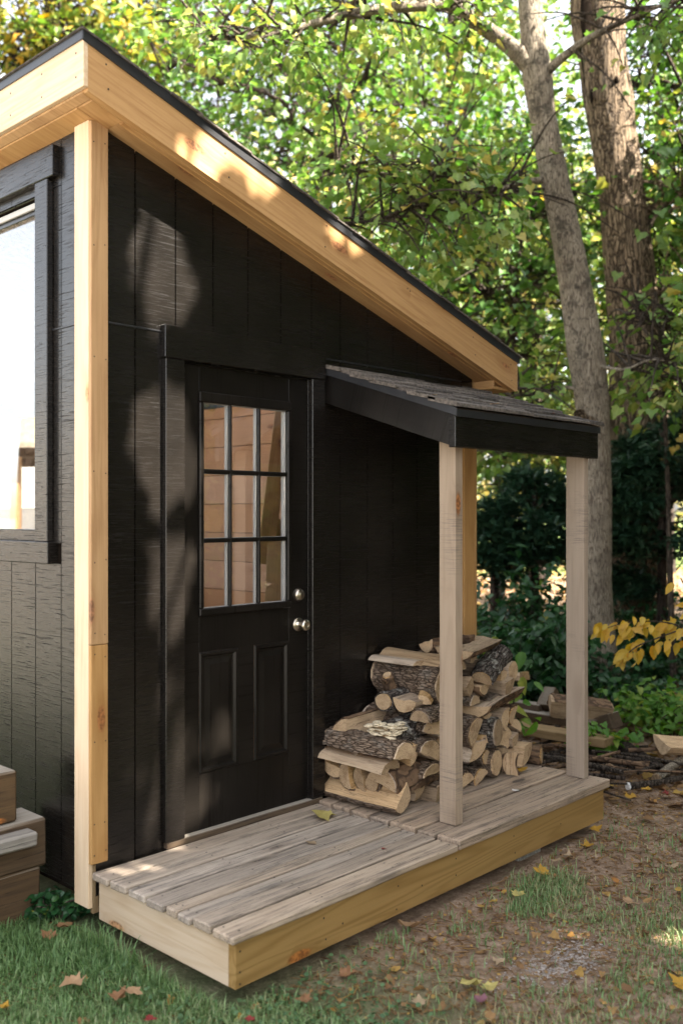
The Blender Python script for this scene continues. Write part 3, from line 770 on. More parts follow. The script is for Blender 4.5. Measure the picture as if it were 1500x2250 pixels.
for i, (x, y, sx) in enumerate(((0.22, -0.60, 0.16), (0.90, -0.62, 0.16), (1.93, -0.68, 0.19), (2.42, -0.62, 0.18), (0.22, -0.2, 0.16), (2.4, -0.12, 0.2))):
    plank('support_block', deck, (x - sx / 2, y - 0.09, -0.06), (x + sx / 2, y + 0.09, 0.042), 'concrete', 'x', 0.008, 5, 0.006, i)
bm = bmesh.new()
for (a, b) in lb:
    for x in (0.05, 0.45, 0.86, 1.22):
        for f in (0.25, 0.75):
            if rs.random() < 0.85:
                bmesh.ops.create_circle(bm, cap_ends=True, segments=8, radius=0.0042, matrix=Matrix.Translation((x + rs.uniform(-0.012, 0.012), a + (b - a) * f + rs.uniform(-0.008, 0.008), 0.2352)))
for (a, b) in rb:
    for x in (1.28, 1.68, 2.09, 2.51):
        for f in (0.25, 0.75):
            bmesh.ops.create_circle(bm, cap_ends=True, segments=8, radius=0.0042, matrix=Matrix.Translation((x + rs.uniform(-0.012, 0.012), a + (b - a) * f, 0.2472)))
for (x, z) in [(0.05, 0.17), (0.05, 0.10), (0.05, 0.06), (0.46, 0.08), (0.45, 0.16), (0.55, 0.11), (0.86, 0.07), (0.87, 0.16), (1.25, 0.1), (1.25, 0.17), (1.7, 0.08), (1.69, 0.16), (2.1, 0.12), (1.02, 0.12)]:
    bmesh.ops.create_circle(bm, cap_ends=True, segments=8, radius=0.004, matrix=Matrix.Translation((x, -0.8312, z)) @ Matrix.Rotation(R(90), 4, 'X'))
nl = put('nail_heads', from_bm(bm, 'nail_heads'), deck, 'nail'); nl['kind'] = 'stuff'

# ------------------------------------------------------------------ timber steps by the window wall
def timber(label, lo, hi, mat, seed, grp='old timbers stacked by the window wall'):
    o = plank('old_timber', None, lo, hi, mat, 'x', 0.008, 8, 0.006, seed)
    tag(o, label, 'timber', grp)
timber('lowest brown timber of the stack on the grass by the shed wall', (-1.9, 0.305, -0.03), (-0.045, 0.52, 0.196), 'old_timber', 1)
timber('middle brown timber with weathered top beside the shed wall', (-1.8, 0.298, 0.1985), (-0.022, 0.50, 0.392), 'old_timber', 2)
timber('grey weathered plank fixed along the front of the timber stack', (-1.7, 0.215, 0.315), (-0.105, 0.296, 0.372), 'grey_timber', 3)
timber('short upright-cut block on top of the timber stack', (-0.62, 0.33, 0.394), (-0.135, 0.50, 0.60), 'old_timber', 4)

# ------------------------------------------------------------------ firewood
def outline(kind, r, rs):
    """cross-section: list of (y, z, on_bark)"""
    k = rs.uniform(0, 40)
    def rad(t): return r * (1 + 0.10 * mnoise.noise((math.cos(t) * 1.3 + k, math.sin(t) * 1.3, 2.0)))
    pts = []
    if kind == 'round':
        for i in range(16):
            t = 2 * math.pi * i / 16
            pts.append((rad(t) * math.cos(t), rad(t) * math.sin(t), True))
    else:
        a0, a1 = {'half': (0, math.pi), 'quarter': (0.25, 0.25 + math.pi * 0.55), 'slab': (0.42, math.pi - 0.5), 'block': (0.75, 1.0 + math.pi * 0.35)}[kind]
        n = 10
        for i in range(n + 1):
            t = a0 + (a1 - a0) * i / n
            pts.append((rad(t) * math.cos(t), rad(t) * math.sin(t), True))
        (y1, z1, _), (y0, z0, _) = pts[-1], pts[0]
        if kind in ('quarter', 'block'):
            cy, cz = rs.uniform(-0.1, 0.1) * r, rs.uniform(-0.05, 0.12) * r
            if kind == 'block':
                pts += [(y1 * 0.8, cz - 0.25 * r, False), (y0 * 0.75, cz - 0.3 * r, False)]
            else:
                pts += [((y1 + cy) / 2 + rs.uniform(-.05, .05) * r, (z1 + cz) / 2, False), (cy, cz, False), ((y0 + cy) / 2, (z0 + cz) / 2 + rs.uniform(-.05, .05) * r, False)]
        else:
            for f in (0.25, 0.5, 0.75):
                pts.append((y1 + (y0 - y1) * f, z1 + (z0 - z1) * f + rs.uniform(-0.06, 0.06) * r, False))
    cy = sum(p[0] for p in pts) / len(pts); cz = sum(p[1] for p in pts) / len(pts)
    return [(y - cy, z - cz, b) for y, z, b in pts]

def firewood(label, kind, r, E, D, length, roll=0.0, bk='bark_log', seed=1, thick=0.008, cat='firewood', name='firewood_log', group='split firewood stacked on the porch'):
    """E the end that shows, D the direction the piece runs from there"""
    rs = random.Random(seed)
    out = outline(kind, r, rs)
    n, L = len(out), 12
    k = rs.uniform(0, 60)
    bend = rs.uniform(-0.02, 0.02)
    bm = bmesh.new()
    rings = []
    skew = rs.uniform(-0.25, 0.25)
    for i in range(L + 1):
        f = i / L
        sc_ = 1 + 0.07 * mnoise.noise((f * 2 + k, 0, 0))
        ring = []
        for (y, z, b) in out:
            d = 0.0 if b else 0.13 * r * mnoise.noise((f * 6 + k, y * 30, z * 30))
            xx = f * length
            if i == 0: xx += skew * y + 0.03 * r * mnoise.noise((y * 40 + k, z * 40, 1))
            if i == L: xx += 0.15 * y
            ring.append(bm.verts.new((xx, y * sc_ + bend * math.sin(f * 3.1) + d, z * sc_ + d)))
        rings.append(ring)
    for i in range(L):
        for j in range(n):
            fc = bm.faces.new((rings[i][j], rings[i][(j + 1) % n], rings[i + 1][(j + 1) % n], rings[i + 1][j]))
            fc.material_index = 0
    a = bm.faces.new(rings[0][::-1]); b = bm.faces.new(rings[-1])
    a.material_index = b.material_index = 1
    me = from_bm(bm, name)
    me.materials.append(M['split_wood']); me.materials.append(M['end_grain'])
    D = Vector(D).normalized()
    up = Vector((0, 0, 1)) if abs(D.z) < 0.9 else Vector((1, 0, 0))
    yv = up.cross(D).normalized(); zv = D.cross(yv)
    mw = Matrix((D, yv, zv)).transposed().to_4x4()
    mw.translation = Vector(E)
    mw = mw @ Matrix.Rotation(R(roll), 4, 'X')
    o = put(name, me, None, mw=mw)
    tag(o, label, cat, group)
    if bk:
        idx = [i for i in range(n) if out[i][2]]
        NL, sub = 22, 2
        pr = []
        m_ = len(idx)
        closed = kind == 'round'
        segs = m_ if closed else m_ - 1
        for s in range(segs):
            p, q = out[idx[s]], out[idx[(s + 1) % m_]]
            for t in range(sub):
                f = t / sub
                pr.append((p[0] + (q[0] - p[0]) * f, p[1] + (q[1] - p[1]) * f))
        if not closed: pr.append(out[idx[-1]][:2])
        bm = bmesh.new()
        def ringpts(i, lift):
            f = i / NL
            sc_ = 1 + 0.07 * mnoise.noise((f * 2 + k, 0, 0))
            res = []
            for (y, z) in pr:
                l = math.hypot(y, z) + 1e-6
                h = lift * thick * (1 + 1.1 * abs(mnoise.noise((f * length * 26 + k, y * 75, z * 75))) + 0.5 * mnoise.noise((f * length * 70, y * 150 + k, z * 150)))
                e = 0.006 + 0.012 * abs(mnoise.noise((y * 60 + k, z * 60, 5)))
                xx = min(max(f * length, e), length - e)
                res.append((xx + (skew * y if i < 3 else 0), y * sc_ + bend * math.sin(f * 3.1) + h * y / l, z * sc_ + h * z / l))
            return res
        O = [[bm.verts.new(p) for p in ringpts(i, 1.0)] for i in range(NL + 1)]
        I = [[bm.verts.new(p) for p in ringpts(i, -0.15)] for i in range(NL + 1)]
        m2 = len(pr)
        rngj = range(m2) if closed else range(m2 - 1)
        for j in rngj:
            jj = (j + 1) % m2
            for i in range(NL):
                bm.faces.new((O[i][j], O[i][jj], O[i + 1][jj], O[i + 1][j]))
            bm.faces.new((I[0][j], I[0][jj], O[0][jj], O[0][j]))
            bm.faces.new((O[NL][j], O[NL][jj], I[NL][jj], I[NL][j]))
        if not closed:
            for j, s in ((0, 1), (m2 - 1, -1)):
                for i in range(NL):
                    bm.faces.new((O[i][j], O[i + 1][j], I[i + 1][j], I[i][j]))
        put('bark', from_bm(bm, 'bark'), o, bk, mw=mw)
    return o

Y_, X_ = (0, 1, 0), (1, 0, 0)
FW = [
 # crib at the left end: cut ends out to the front or to the door
 ('long pale half log with bark beneath, lowest and nearest the door', 'half', .088, (1.385, -.435, .308), (-.03, 1, 0), .47, 140, 'bark_log'),
 ('small pale wedge on the deck right of the long half log', 'quarter', .085, (1.575, -.375, .300), Y_, .36, 150, None),
 ('squarish pale piece on the deck behind the near post', 'block', .085, (1.675, -.43, .300), Y_, .40, 20, 'bark_log'),
 ('bottom filler piece hidden behind the near post', 'half', .07, (1.80, -.40, .29), Y_, .38, 0, 'bark_log'),
 ('cut end with a dark knot hole, rearmost of the low row against the wall', 'half', .072, (1.318, -.030, .388), (1, .02, 0), .42, 200, 'bark_log'),
 ('broad smooth cut end second from the wall in the low row', 'half', .082, (1.322, -.112, .374), (1, 0, 0), .42, 250, 'bark_log'),
 ('rounded cut end with mossy bark on its right in the low row', 'half', .075, (1.330, -.198, .374), (1, 0, 0), .40, 262, 'bark_moss'),
 ('cracked half-round with bark cap, nearest the viewer in the low row', 'half', .088, (1.335, -.345, .402), (1, .04, 0), .40, 20, 'bark_brown'),
 ('flat split slab with dark stains lying under the bark-topped log', 'slab', .13, (1.335, -.395, .470), (-.02, 1, .02), .40, 5, None),
 ('bark-topped half log jutting toward the deck edge, third layer', 'half', .092, (1.395, -.435, .532), (-.06, 1, .02), .45, 10, 'bark_log'),
 ('half log with pale end beside the near post, third layer', 'half', .095, (1.60, -.43, .505), (0, 1, 0), .42, 25, 'bark_log'),
 ('rough bark slab just left of the near post, second layer', 'slab', .12, (1.60, -.43, .408), (.02, 1, 0), .42, 0, 'bark_log'),
 ('smooth brown-barked quarter log with pale end facing the door', 'quarter', .115, (1.322, -.068, .592), (1, -.03, .06), .42, -25, 'bark_brown'),
 ('log end crowded with cream shelf fungus in the middle of the pile', 'half', .085, (1.375, -.30, .60), (1, .1, .03), .36, 10, 'bark_lichen'),
 ('thick rough-barked half log against the near post, fourth layer', 'half', .105, (1.66, -.425, .60), (0, 1, .02), .42, 20, 'bark_log'),
 ('small round cut end with lichen bark below the big bark log', 'round', .046, (1.485, -.215, .722), (1, .12, .02), .30, 0, 'bark_lichen'),
 ('lens-shaped split end with yellow side under the big bark log', 'half', .075, (1.50, -.335, .718), (1, .2, .0), .30, 185, None),
 ('little half-round end beside the near post under the big log', 'half', .058, (1.525, -.410, .672), (1, .15, 0), .26, 0, 'bark_log'),
 ('biggest log of the pile, thick flaky grey bark all over', 'round', .118, (1.735, -.42, .795), (.02, 1, .02), .415, 40, 'bark_log'),
 ('knotty bark stub poking up left of the biggest log', 'round', .026, (1.545, -.19, .845), (.55, .1, -.85), .16, 0, 'bark_brown'),
 ('thin split board sloping across the top of the biggest log', 'slab', .11, (1.77, -.43, .905), (-.03, 1, .02), .42, 4, None),
 ('second thin split peeking under the sloping top board', 'slab', .09, (1.69, -.30, .895), (0, 1, 0), .30, 10, None),
 ('short bark-ended piece at the very top left of the near post', 'half', .062, (1.84, -.20, .955), (1, -.2, 0), .30, 160, 'bark_brown'),
 # main row, cut ends to the front
 ('big pale half-round end just right of the near post, middle height', 'half', .092, (1.955, -.425, .535), (-.05, 1, 0), .42, -55, 'bark_log'),
 ('broad yellow wedge right of the near post below the half-round', 'quarter', .115, (1.985, -.425, .425), (.1, 1, 0), .42, 160, 'bark_log'),
 ('tall oval cut end with a dark hollow, low in the row', 'round', .078, (2.165, -.415, .332), (-.1, 1, 0), .40, 0, 'bark_log'),
 ('long pale triangular split lying low at the right of the pile', 'quarter', .125, (2.44, -.425, .325), (-.32, 1, .02), .40, 165, 'bark_log'),
 ('last small round log at the right end of the bottom layer', 'round', .050, (2.595, -.42, .292), (-.25, 1, 0), .36, 0, 'bark_brown'),
 ('left of two small bark-capped half rounds on the deck', 'half', .066, (1.925, -.395, .290), (0, 1, 0), .38, -15, 'bark_log'),
 ('right of two small bark-capped half rounds on the deck', 'half', .066, (2.028, -.408, .290), (0, 1, 0), .38, -30, 'bark_log'),
 ('frayed upright bark strip standing beside the oval cut end', 'slab', .05, (2.265, -.445, .255), (.05, .05, 1), .12, 30, 'bark_brown'),
 ('pale half-round end under the long slab, left of a pair', 'half', .075, (2.25, -.41, .552), (0, 1, 0), .40, -70, None),
 ('pale half-round end under the long slab, right of a pair', 'half', .062, (2.335, -.40, .556), (0, 1, 0), .38, -80, 'bark_brown'),
 ('white-flecked bark log in the middle of the right-hand row', 'round', .083, (2.155, -.43, .495), (-.45, 1, 0), .40, 0, 'bark_lichen'),
 ('mossy round log tucked low behind the white-flecked one', 'round', .072, (2.31, -.37, .430), (-.2, 1, 0), .36, 0, 'bark_moss'),
 ('long flat split laid crosswise over the right-hand row', 'slab', .15, (1.985, -.40, .628), (1, .22, .05), .46, 175, 'bark_brown'),
 ('square-cut pale wedge near the top right of the pile', 'quarter', .095, (2.285, -.415, .708), (-.15, 1, .02), .38, 150, None),
 ('low pale half-round below the slanting white-barked log', 'half', .062, (2.045, -.425, .738), (0, 1, 0), .38, 170, 'bark_brown'),
 ('small split end beside the near post under the top slab', 'quarter', .078, (1.945, -.41, .762), (0, 1, 0), .38, 120, None),
 ('round cut end high at the right shoulder of the pile', 'round', .058, (2.385, -.37, .785), (-.25, 1, 0), .34, 0, None),
 ('small square block between the round end and the wedge', 'block', .055, (2.275, -.385, .79), (-.1, 1, 0), .30, 20, None),
 ('tiny split end sticking out farthest right at the shoulder', 'block', .04, (2.505, -.33, .745), (-.5, 1, 0), .30, 0, None),
 ('white-barked log slanting up to the right near the top', 'half', .066, (2.02, -.42, .795), (1, .25, .34), .33, 20, 'bark_lichen'),
 ('thick pale slab lying crosswise on top of the pile', 'slab', .15, (1.86, -.36, .925), (1, .28, .03), .43, 185, 'bark_brown'),
 ('split piece under the crosswise top slab', 'half', .065, (1.95, -.33, .86), (.1, 1, 0), .30, 0, 'bark_log'),
]
FRONT = [('small split end wedged under the long crosswise slab', 'quarter', .05, (2.10, -.40, .585), Y_, .36, 200, 'bark_log'), ('thin split stick above the broad yellow wedge', 'slab', .07, (2.06, -.42, .475), Y_, .36, 20, None),
 ('little round end tucked beside the tall oval one', 'round', .036, (2.085, -.405, .375), Y_, .36, 0, 'bark_log'), ('narrow split right of the tall oval end', 'quarter', .06, (2.27, -.40, .36), Y_, .36, 80, 'bark_log'),
 ('small wedge above the long triangular split', 'quarter', .055, (2.38, -.39, .41), (-.1, 1, 0), .34, 140, 'bark_brown'), ('short split above the mossy log', 'half', .05, (2.40, -.38, .49), (-.1, 1, 0), .34, 30, 'bark_log'),
 ('thin bark strip on the shoulder of the stack', 'slab', .07, (2.20, -.40, .655), (.1, 1, .02), .34, 10, 'bark_log'), ('small half-round high beside the post', 'half', .045, (1.98, -.41, .685), Y_, .36, 0, 'bark_log'),
 ('slim pale split under the biggest log', 'quarter', .05, (1.58, -.40, .745), (1, .5, 0), .22, 60, None), ('short round end in the low row behind the cracked half-round', 'round', .038, (1.345, -.265, .36), X_, .36, 0, 'bark_log'),
 ('narrow split filling the third layer near the wall', 'slab', .08, (1.335, -.20, .475), (0, 1, 0), .2, 0, None), ('pale wedge behind the bark-topped log', 'quarter', .07, (1.50, -.40, .49), Y_, .38, 140, None)]
fill = [(1.86, -.36, .40), (1.86, -.37, .50), (1.85, -.36, .62), (1.86, -.35, .73), (1.9, -.34, .835), (2.07, -.36, .40), (2.08, -.35, .60), (2.1, -.34, .70), (2.2, -.33, .80), (2.12, -.30, .88), (2.35, -.34, .65), (2.42, -.30, .50), (2.4, -.28, .40),
        (1.5, -.30, .29), (1.48, -.32, .47), (1.72, -.36, .41), (1.75, -.36, .50), (1.78, -.33, .68), (2.5, -.25, .62), (2.48, -.22, .72)]
for i, t in enumerate(FW):
    firewood(t[0], t[1], t[2] * (0.84 if t[1] != 'slab' else 0.74), *t[3:7], bk=t[7], seed=100 + i)
for i, t in enumerate(FRONT):
    firewood(*t[:7], bk=t[7], seed=200 + i)
for i, e in enumerate(fill):
    firewood('filler split of firewood deep in the gaps of the stacked pile', random.Random(i).choice(['half', 'quarter']), .062, e, (random.Random(i + 5).uniform(-.1, .1), 1, 0), abs(e[1]) - 0.01, random.Random(i).uniform(0, 360), bk='bark_log' if i % 2 else None, seed=300 + i)
# cream shelf fungus growing on the log end: many thin overlapping brackets
bm = bmesh.new()
rs = random.Random(77)
fung_root = Vector((1.372, -0.30, 0.60))
for i in range(80):
    a = rs.uniform(-0.075, 0.075); h = rs.uniform(-0.06, 0.055)
    x = 1.372 + abs(a) * 0.15 - rs.uniform(0.0, 0.02)
    if rs.random() < 0.35: x = rs.uniform(1.38, 1.46); a = -0.06 + rs.uniform(-0.012, 0.004); h = rs.uniform(0.0, 0.05)
    m_ = Matrix.Translation((x, -0.30 + a, 0.60 + h)) @ Matrix.Rotation(rs.uniform(-0.5, 0.5), 4, 'Z') @ Matrix.Rotation(rs.uniform(-0.35, 0.15), 4, 'Y') @ Matrix.Diagonal((1.0, rs.uniform(0.9, 1.5), 0.22, 1))
    bmesh.ops.create_icosphere(bm, subdivisions=2, radius=rs.uniform(0.013, 0.024), matrix=m_)
for v in bm.verts: v.co += Vector([0.0025 * mnoise.noise(v.co * 190 + Vector((i * 7, 0, 0))) for i in range(3)])
fo = put('shelf_fungus', from_bm(bm, 'shelf_fungus', True), None, 'fungus')
host = next(o for o in bpy.data.objects if o.get('label', '').startswith('log end crowded'))
attach(fo, host)

# ------------------------------------------------------------------ foliage tools
MAPLE = [(0, 0), (0.12, -0.03), (0.36, -0.14), (0.37, 0.06), (0.57, 0.24), (0.42, 0.32), (0.40, 0.52), (0.22, 0.60), (0, 1.0)]
OVATE = [(0, 0), (0.15, 0.10), (0.26, 0.36), (0.20, 0.66), (0, 1.0)]
IVY = [(0, 0), (0.20, -0.06), (0.42, 0.12), (0.28, 0.36), (0.30, 0.56), (0, 1.0)]
LUMP = [(0, 0), (0.30, 0.10), (0.45, 0.45), (0.28, 0.85), (0, 1.0)]
NEEDLE = [(0, 0), (0.02, 0.05), (0.20, 0.22), (0.05, 0.20), (0.24, 0.42), (0.05, 0.40), (0.22, 0.62), (0.04, 0.60), (0.15, 0.82), (0, 1.0)]

def leaves_mesh(name, pos, tip, nrm, size, shape, rnd, fold=0.35, droop=0.25):
    """one mesh of many folded leaves: each is two half blades that meet at the midrib"""
    pos, tip, nrm = (np.asarray(a, dtype=np.float64) for a in (pos, tip, nrm))
    n = len(pos)
    tip = tip / (np.linalg.norm(tip, axis=1, keepdims=True) + 1e-9)
    side = np.cross(tip, nrm); side /= (np.linalg.norm(side, axis=1, keepdims=True) + 1e-9)
    up = np.cross(side, tip)
    h = np.array(shape)
    k = len(h)
    x = np.concatenate([h[:, 0], -h[1:-1, 0]])
    y = np.concatenate([h[:, 1], h[1:-1, 1]])
    zz = np.abs(x) * fold - droop * y * y
    size = np.asarray(size).reshape(-1, 1, 1)
    V = pos[:, None, :] + size * (x[None, :, None] * side[:, None, :] + y[None, :, None] * tip[:, None, :] + zz[None, :, None] * up[:, None, :])
    nv = len(x)
    f1 = np.arange(k)
    f2 = np.concatenate([[0], np.arange(k, nv), [k - 1]])[::-1]
    base = (np.arange(n) * nv)[:, None]
    F = [np.concatenate([base + f1[None, :], base + f2[None, :]])]
    r2 = np.concatenate([rnd, rnd])
    return fast_mesh(name, V.reshape(-1, 3), F, r2)

def tube_arrays(pts, rad, sides=8, wob=0.0, seed=0):
    pts = [Vector(p) for p in pts]
    V, F = [], []
    prev = None
    ref = Vector((0.3, 0.5, 0.81)).normalized()
    for i, p in enumerate(pts):
        d = (pts[min(i + 1, len(pts) - 1)] - pts[max(i - 1, 0)]).normalized()
        u = (ref - d * ref.dot(d)).normalized() if abs(ref.dot(d)) < 0.98 else d.orthogonal().normalized()
        w = d.cross(u)
        for j in range(sides):
            t = 2 * math.pi * j / sides
            rr = rad[i]
            if wob: rr *= 1 + wob * mnoise.noise((math.cos(t) * 1.5 + seed, math.sin(t) * 1.5, p.z * 1.4)) + wob * 0.5 * mnoise.noise((math.cos(t) * 5, math.sin(t) * 5 + seed, p.z * 3.0))
            V.append(p + (u * math.cos(t) + w * math.sin(t)) * rr)
        if i:
            b0, b1 = (i - 1) * sides, i * sides
            for j in range(sides):
                F.append((b0 + j, b0 + (j + 1) % sides, b1 + (j + 1) % sides, b1 + j))
    return V, F

def spline(pts, n=8):
    P = [Vector(p) for p in pts]
    P = [P[0] * 2 - P[1]] + P + [P[-1] * 2 - P[-2]]
    out = []
    for i in range(1, len(P) - 2):
        a, b, c, d = P[i - 1], P[i], P[i + 1], P[i + 2]
        for k in range(n):
            t = k / n
            out.append(0.5 * ((2 * b) + (c - a) * t + (2 * a - 5 * b + 4 * c - d) * t * t + (3 * b - a - 3 * c + d) * t ** 3))
    out.append(P[-2])
    return out

def lerp_list(v, n):
    v = list(v)
    out = []
    for i in range(len(v) - 1):
        for k in range(n): out.append(v[i] + (v[i + 1] - v[i]) * k / n)
    return out + [v[-1]]

def tubes_mesh(name, items, sides=7, wob=0.0):
    V, F = [], []
    for pts, rad in items:
        v, f = tube_arrays(pts, rad, sides, wob, len(V) * 0.37)
        o = len(V)
        V += v
        F += [tuple(q + o for q in fc) for fc in f]
    return fast_mesh(name, [tuple(v) for v in V], np.array(F), smooth=True)

def wander(a, b, rs, sag=0.0, amp=0.12, n=5):
    a, b = Vector(a), Vector(b)
    L = (b - a).length
    pts = [a]
    for i in range(1, n):
        f = i / n
        pts.append(a.lerp(b, f) + Vector((rs.uniform(-1, 1), rs.uniform(-1, 1), rs.uniform(-0.6, 0.6))) * amp * L / n * 1.6 + Vector((0, 0, -sag * 4 * f * (1 - f))))
    pts.append(b)
    return spline(pts, 3)

def sprays(limbs, n, spread, rs, per=14, leafsize=0.11, flat=0.35, twigs=True, mask=None, radius=0.32, tight=None):
    """leafy twigs around the limb points; returns leaf arrays and twig tubes"""
    pos, tip, nrm, size, rnd, tw = [], [], [], [], [], []
    pool = []
    for pts in limbs:
        m_ = len(pts)
        for i, p in enumerate(pts):
            if i > m_ * 0.25: pool.append(p)
    for s in range(n):
        q = rs.choice(pool)
        off = Vector((rs.gauss(0, spread[0]), rs.gauss(0, spread[1]), rs.gauss(0, spread[2])))
        c = q + off
        out = Vector((off.x, off.y, off.z * 0.4))
        out = out.normalized() if out.length > 1e-3 else Vector((1, 0, 0))
        if twigs and off.length < 2.4:
            mid = q.lerp(c, 0.55) + Vector((0, 0, 0.10 * off.length))
            tw.append((spline([q, mid, c], 4), lerp_list([0.012 + 0.006 * off.length, 0.008, 0.004], 4)))
        n0 = Vector((rs.gauss(0, 0.35), rs.gauss(0, 0.35), 1)).normalized()
        tone = rs.random()
        for _ in range(per):
            a = rs.uniform(0, 2 * math.pi); rr = radius * math.sqrt(rs.random())
            e1 = n0.orthogonal().normalized(); e2 = n0.cross(e1)
            lp = c + (e1 * math.cos(a) + e2 * math.sin(a)) * rr + n0 * rs.gauss(0, radius * flat)
            if mask and not mask(lp): continue
            t = (e1 * math.cos(a) + e2 * math.sin(a)) * 0.8 + out * 0.7 + Vector((rs.gauss(0, .4), rs.gauss(0, .4), rs.gauss(-0.35, .35)))
            nn = n0 + Vector((rs.gauss(0, .5), rs.gauss(0, .5), rs.gauss(0, .3)))
            pos.append(lp); tip.append(t); nrm.append(nn)
            size.append(leafsize * rs.uniform(0.5, 1.35))
            rnd.append(min(1, max(0, 0.55 * tone + 0.45 * rs.random())))
    return pos, tip, nrm, size, rnd, tw

def tree(name, label, cat, trunk, radii, limbs, n, spread, mat, seed, bark_='dark_bark', leafsize=0.11, per=14, radius=0.32, group=None, shape=MAPLE, sides=12, wob=0.08, mask=None, limb_r=0.04, twigs=True, flat=0.35, extra=None):
    rs = random.Random(seed)
    root = empty(name, trunk[0], label, cat, group)
    sp = spline(trunk, 6)
    rd = lerp_list(radii, 6)
    put('trunk', tubes_mesh('trunk', [(sp, rd)], sides, wob), root, bark_)
    lt = []
    for lm in limbs:
        pts, r0 = (lm if isinstance(lm, tuple) and isinstance(lm[1], (int, float)) else (lm, limb_r))
        m_ = len(pts)
        lt.append((pts, [max(0.004, r0 * (1 - 0.85 * i / (m_ - 1))) for i in range(m_)]))
    for pts, r_ in lt:
        put('limb', tubes_mesh('limb', [(pts, r_)], 8, wob * 0.6), root, bark_)
    pos, tip, nrm, size, rnd, tw = sprays([p for p, _ in lt], n, spread, rs, per, leafsize, flat, twigs, mask, radius)
    if extra:
        e = extra
        for a, b in zip((pos, tip, nrm, size, rnd, tw), e): a += b
    if pos:
        put('crown', leaves_mesh('crown', pos, tip, nrm, size, shape, np.array(rnd)), root, mat)
    if tw:
        put('twigs', tubes_mesh('twigs', tw, 4), root, bark_ if bark_ != 'maple_bark' else 'twig_bark')['kind'] = 'stuff'
    return root

# ------------------------------------------------------------------ the maples beside the shed
_BX = [(-300, 1296), (0, 1310), (110, 1320), (200, 1332), (310, 1348), (450, 1366), (600, 1382), (750, 1396), (900, 1402)]
_AX = [(-300, 1140), (60, 1168), (260, 1192), (500, 1240), (760, 1285), (1000, 1308), (1500, 1320)]
_keep = random.Random(8)
def clear_trunks(p):
    """crowns stay open in front of the two big trunks"""
    d = (p - CAM).dot(FWD)
    px = 750 + FPX * (p - CAM).dot(RGT) / d; py = YH - FPX * (p.z - CAM.z) / d
    def xat(t): return np.interp(py, [a for a, _ in t], [b for _, b in t])
    if d < 10.8 and abs(px - xat(_BX)) < 78 and py < 800: return _keep.random() < 0.10
    if d < 8.6 and abs(px - xat(_AX)) < 52: return _keep.random() < 0.06
    return True

def path(lst, d): return [at(x, y, d if not isinstance(d, (list, tuple)) else d[i]) for i, (x, y) in enumerate(lst)]
def pr_(wpx, d): return wpx / 2 * d / FPX

D1 = 8.45
tp = [(1322, 1560), (1320, 1500), (1318, 1420), (1313, 1300), (1312, 1150), (1308, 1000), (1300, 880), (1285, 760), (1262, 620), (1240, 500), (1215, 380), (1192, 260), (1180, 170), (1168, 60), (1158, -60), (1130, -420), (1120, -900)]
tw_ = [124, 84, 68, 62, 60, 64, 74, 80, 68, 62, 60, 58, 66, 52, 48, 42, 30]
trunkA = path(tp, D1); trunkA[0].z = -0.06
rsA = random.Random(5)
limbsA = [
    (spline(path([(1176, 160), (1120, 100), (1040, 45), (984, 12), (840, 18), (700, 48), (600, 74), (470, 85)], [8.45, 8.4, 8.3, 8.2, 8.0, 7.9, 7.8, 7.7]), 4), 0.085),
    (spline(path([(984, 12), (930, -30), (860, -90), (760, -160)], [8.2, 8.2, 8.2, 8.3]), 4), 0.05),
    (spline(path([(1198, 160), (1230, 130), (1290, 85), (1370, 45), (1450, 12), (1540, -20)], [8.4, 8.3, 8.2, 8.1, 8.0, 7.9]), 4), 0.045),
    (spline(path([(1215, 393), (1165, 398), (1130, 405), (1080, 425), (1000, 445), (900, 458), (840, 478), (750, 490)], [8.45, 8.4, 8.3, 8.2, 8.1, 8.0, 7.9, 7.8]), 4), 0.034),
    (spline(path([(1060, 430), (1010, 400), (960, 388), (880, 385), (800, 372), (740, 360)], [8.2, 8.2, 8.1, 8.1, 8.0, 8.0]), 4), 0.018),
    (spline(path([(1300, 870), (1240, 850), (1180, 868), (1110, 862), (1060, 835)], [8.4, 8.5, 8.7, 8.8, 8.9]), 4), 0.02),
    (spline(path([(1295, 800), (1370, 812), (1430, 790), (1500, 800)], [8.4, 8.2, 8.1, 8.0]), 4), 0.02),
    (spline(path([(1130, -420), (950, -520), (700, -500)], [8.45, 8.0, 7.4]), 5), 0.06),
    (spline(path([(1140, -300), (1300, -420), (1500, -520)], [8.45, 8.3, 8.0]), 5), 0.05),
]
tree('maple_tree', 'grey-barked maple rising just behind the far porch post', 'tree', trunkA, [pr_(w, D1) for w in tw_], limbsA, 330, (0.42, 0.42, 0.30), 'maple_leaf_light', 5,
     bark_='maple_bark', leafsize=0.082, per=13, radius=0.28, sides=28, wob=0.06, mask=clear_trunks)
# a broken branch stub on its trunk
mA = bpy.data.objects['maple_tree']
put('branch_stub', tubes_mesh('branch_stub', [(spline([at(1290, 930, 8.35), at(1277, 922, 8.25), at(1272, 905, 8.2)], 4), lerp_list([0.075, 0.06, 0.045], 4))], 10, 0.25), mA, 'rough_bark')

